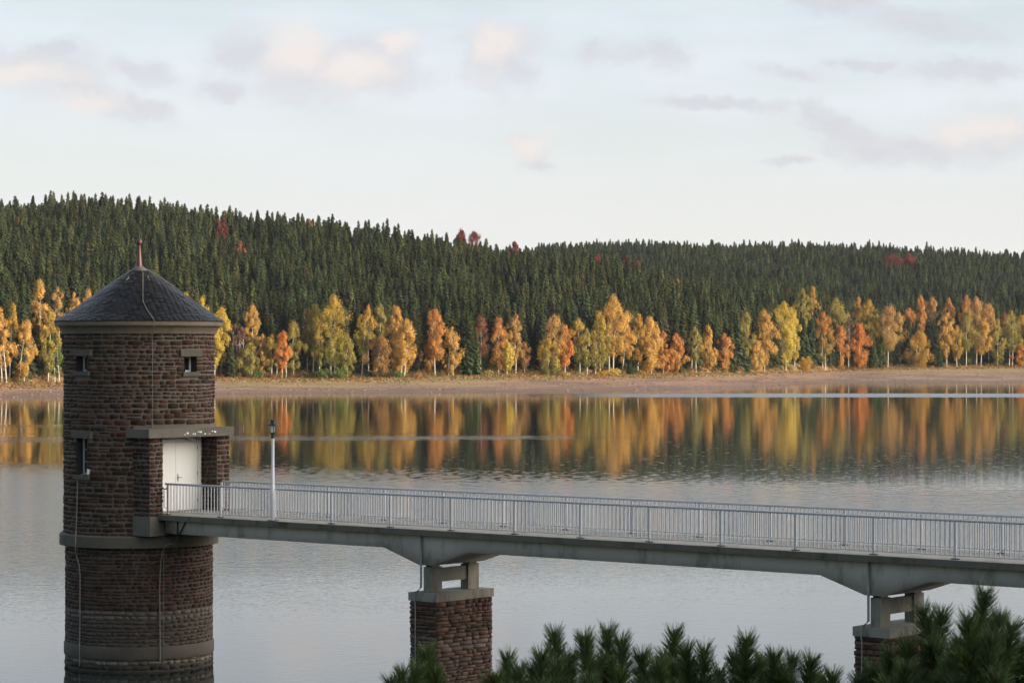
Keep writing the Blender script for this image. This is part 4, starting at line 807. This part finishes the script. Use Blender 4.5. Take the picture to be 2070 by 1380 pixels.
ns_ = 1500; sx_ = r.uniform(-60, 2130, ns_); _, Ds_, Dt_ = terr(sx_, np.full(ns_, 700.)); sZ = Ds_ + (Dt_ - Ds_) * r.uniform(.0, .95, ns_); sz_, _, _ = terr(sx_, sZ)
uc = np.array([(x, y, z) for x in (-1, 1) for y in (-1, 1) for z in (-1, 1)], float); SV = []; 
for q in range(ns_):
    k_ = r.uniform(.08, .30) * 1.0; SV.append(uc * (k_ * r.uniform(.7, 1.6), k_, k_ * .6) * r.uniform(.7, 1.1, (8, 3)) + np.array(((sx_[q] - 1035) / F * sZ[q], sZ[q], sz_[q])))
bf = np.array([(0, 1, 3, 2), (4, 6, 7, 5), (0, 4, 5, 1), (2, 3, 7, 6), (0, 2, 6, 4), (1, 5, 7, 3)]); sf = (np.arange(ns_)[:, None, None] * 8 + bf[None]).reshape(-1, 4).astype(np.int32)
props(obj_np('beach_stones', np.concatenate(SV), sf, M['stone'], cols=np.repeat(np.array([(.20, .14, .10), (.12, .09, .07), (.27, .20, .15)])[r.integers(0, 3, ns_)], 8, 0)), 'scattered stones on the drawn-down far beach', 'stones', kind='stuff')

# ------------------------------------------------------------------ foreground pines
def pt_px(x, y, Z): return Vector(((x - 1035) / F * Z, Z, H - (y - YH) / F * Z))
def bankz(Z): return min(8.9, 8.9 - (Z - 2.0) * .40)
def needles(V, Fc, Cc, base, tip, n_, L, r, spread=.75):
    ax = tip - base; ln = np.linalg.norm(ax); ax = ax / ln; s = np.cross(ax, (0.1, .3, 1.0)); 
    if np.linalg.norm(s) < 1e-3: s = np.cross(ax, (1, 0, 0))
    s /= np.linalg.norm(s); q = np.cross(ax, s)
    t = r.random(n_) ** .8; a = r.uniform(0, 6.283, n_); sp2 = spread * (1.12 - .50 * t) * r.uniform(.7, 1.15, n_)
    d = ax[None] * np.cos(sp2)[:, None] + (s[None] * np.cos(a)[:, None] + q[None] * np.sin(a)[:, None]) * np.sin(sp2)[:, None]
    p = base[None] + ax[None] * (ln * t)[:, None]; Ls = (L * r.uniform(.75, 1.15, n_))[:, None]; e = p + d * Ls; e[:, 2] += .004
    sd = np.cross(d, r.normal(size=(n_, 3))); sd /= np.linalg.norm(sd, axis=1)[:, None]; wd = .0019
    b0 = sum(len(v_) for v_ in V); V.append(np.stack([p - sd * wd, p + sd * wd, e + sd * wd * .35, e - sd * wd * .35], 1).reshape(-1, 3))
    Fc.append(b0 + np.arange(n_ * 4, dtype=np.int32).reshape(-1, 4)); Cc.append(np.repeat(np.array((.078, .112, .040)) * r.uniform(.45, 1.7, (n_, 1)) * np.array((1, 1, r.uniform(.8, 1.2))), 4, 0))
PINES = [('small pine tuft at the bottom of the picture in front of the middle bridge pier', 10.5, [(863, 1308), (815, 1352), (790, 1368), (845, 1345), (880, 1352)]),
    ('low pine crown just right of the middle bridge pier', 10.8, [(1027, 1320), (1003, 1362), (1050, 1345), (985, 1372)]),
    ('bushy pine with five tall shoots at the bottom centre', 10.0, [(1121, 1275), (1183, 1280), (1229, 1268), (1256, 1290), (1093, 1316), (1150, 1322), (1298, 1318), (1205, 1335), (1075, 1345), (1330, 1335)]),
    ('pine with a tall central shoot right of the bottom-centre pine', 10.4, [(1364, 1272), (1385, 1305), (1423, 1306), (1345, 1318), (1400, 1340), (1455, 1350)]),
    ('pine with spreading shoots left of the right bridge pier', 10.2, [(1510, 1286), (1490, 1318), (1565, 1318), (1605, 1324), (1641, 1328), (1540, 1330), (1683, 1356), (1585, 1350), (1655, 1362)]),
    ('pine crown covering the foot of the right bridge pier', 9.6, [(1801, 1312), (1864, 1225), (1905, 1233), (1765, 1345), (1835, 1290), (1880, 1290), (1735, 1368), (1925, 1310)]),
    ('tallest pine reaching up beside the right edge of the picture', 9.2, [(1991, 1192), (1955, 1244), (2049, 1258), (2020, 1240), (1940, 1290), (2005, 1280), (2068, 1300), (1975, 1300), (2095, 1262), (2035, 1310)])]
for k, (lab, Z, tips) in enumerate(PINES):
    r = np.random.default_rng(40 + k); mx = sum(t_[0] for t_ in tips) / len(tips); base = Vector(((mx - 1035) / F * Z, Z + .15, bankz(Z + .15) - .05))
    t = thing('pine_tree', lab, 'pine', tuple(base), 'young pines in the foreground')
    V, Fc, Cc = [], [], []; mb = MB(); ty = max(tips, key=lambda q: -q[1]); topp = pt_px(ty[0], ty[1] + 150, Z)
    mb.tube([base, base.lerp(topp, .5) + Vector((.02, 0, 0)), topp], [.028, .018, .007], 7)
    allt = []
    for (x, y) in tips:
        allt.append((pt_px(x, y, Z + r.uniform(-.25, .25)), 1.0))
    x0, x1 = min(t_[0] for t_ in tips) - 25, max(t_[0] for t_ in tips) + 25
    for q in range(int((x1 - x0) / 8)):
        x = r.uniform(x0, x1); env = min(t_[1] + abs(x - t_[0]) * 1.1 for t_ in tips); allt.append((pt_px(x, env + 46 + 120 * r.random() ** .8, Z + r.uniform(-.3, .4)), .85))
    for tip, sc2 in allt:
        fr = base.lerp(topp, float(np.clip((tip.z - .25 - base.z) / max(.1, topp.z - base.z), .15, .95))); ld = np.array((r.normal(0, .10) + (tip.x - fr.x) * .5, r.normal(0, .10), 1.0)); ld /= np.linalg.norm(ld); L = r.uniform(.15, .22) * sc2
        tp_ = np.array(tip) - ld * .03; bs = tp_ - ld * L; mb.tube([fr, Vector(bs) - Vector((0, 0, .06)) , Vector(bs), Vector(tp_)], [.010, .008, .006, .004], 5)
        mb.tube([Vector(tp_), Vector(tp_ + ld * .022), Vector(tp_ + ld * .034)], [.006, .005, .001], 5)
        needles(V, Fc, Cc, bs, tp_, int(500 * sc2), .070, r, 1.0)
        for z in range(3):                                    # small side shoots
            if r.random() < .6:
                a_ = r.uniform(0, 6.28); s_d = np.array((math.cos(a_) * .8, math.sin(a_) * .8, .9)); s_d /= np.linalg.norm(s_d); b2 = bs + ld * L * .15; needles(V, Fc, Cc, b2, b2 + s_d * .09, 150, .05, r)
    obj_np('needles', np.concatenate(V), np.concatenate(Fc), M['pine'], t, cols=np.concatenate(Cc)); mb.build('branches', M['bark'], t)

# ------------------------------------------------------------------ thin air haze between the camera and the far hills
m = bpy.data.materials.new('haze'); m.use_nodes = True; n = NT(m.node_tree); n.n.clear()
v = n.node('ShaderNodeVolumePrincipled'); v.inputs['Color'].default_value = (.72, .80, .92, 1); v.inputs['Density'].default_value = .000030; v.inputs['Anisotropy'].default_value = .0
n.l.new(v.outputs[0], n.node('ShaderNodeOutputMaterial').inputs['Volume'])
hz = MB().box((-4100, -320, -8), (8200, 0, 0), (0, 5400, 0), (0, 0, 110)).build('haze', m); props(hz, 'thin pale autumn haze over the lake and hills', kind='stuff')
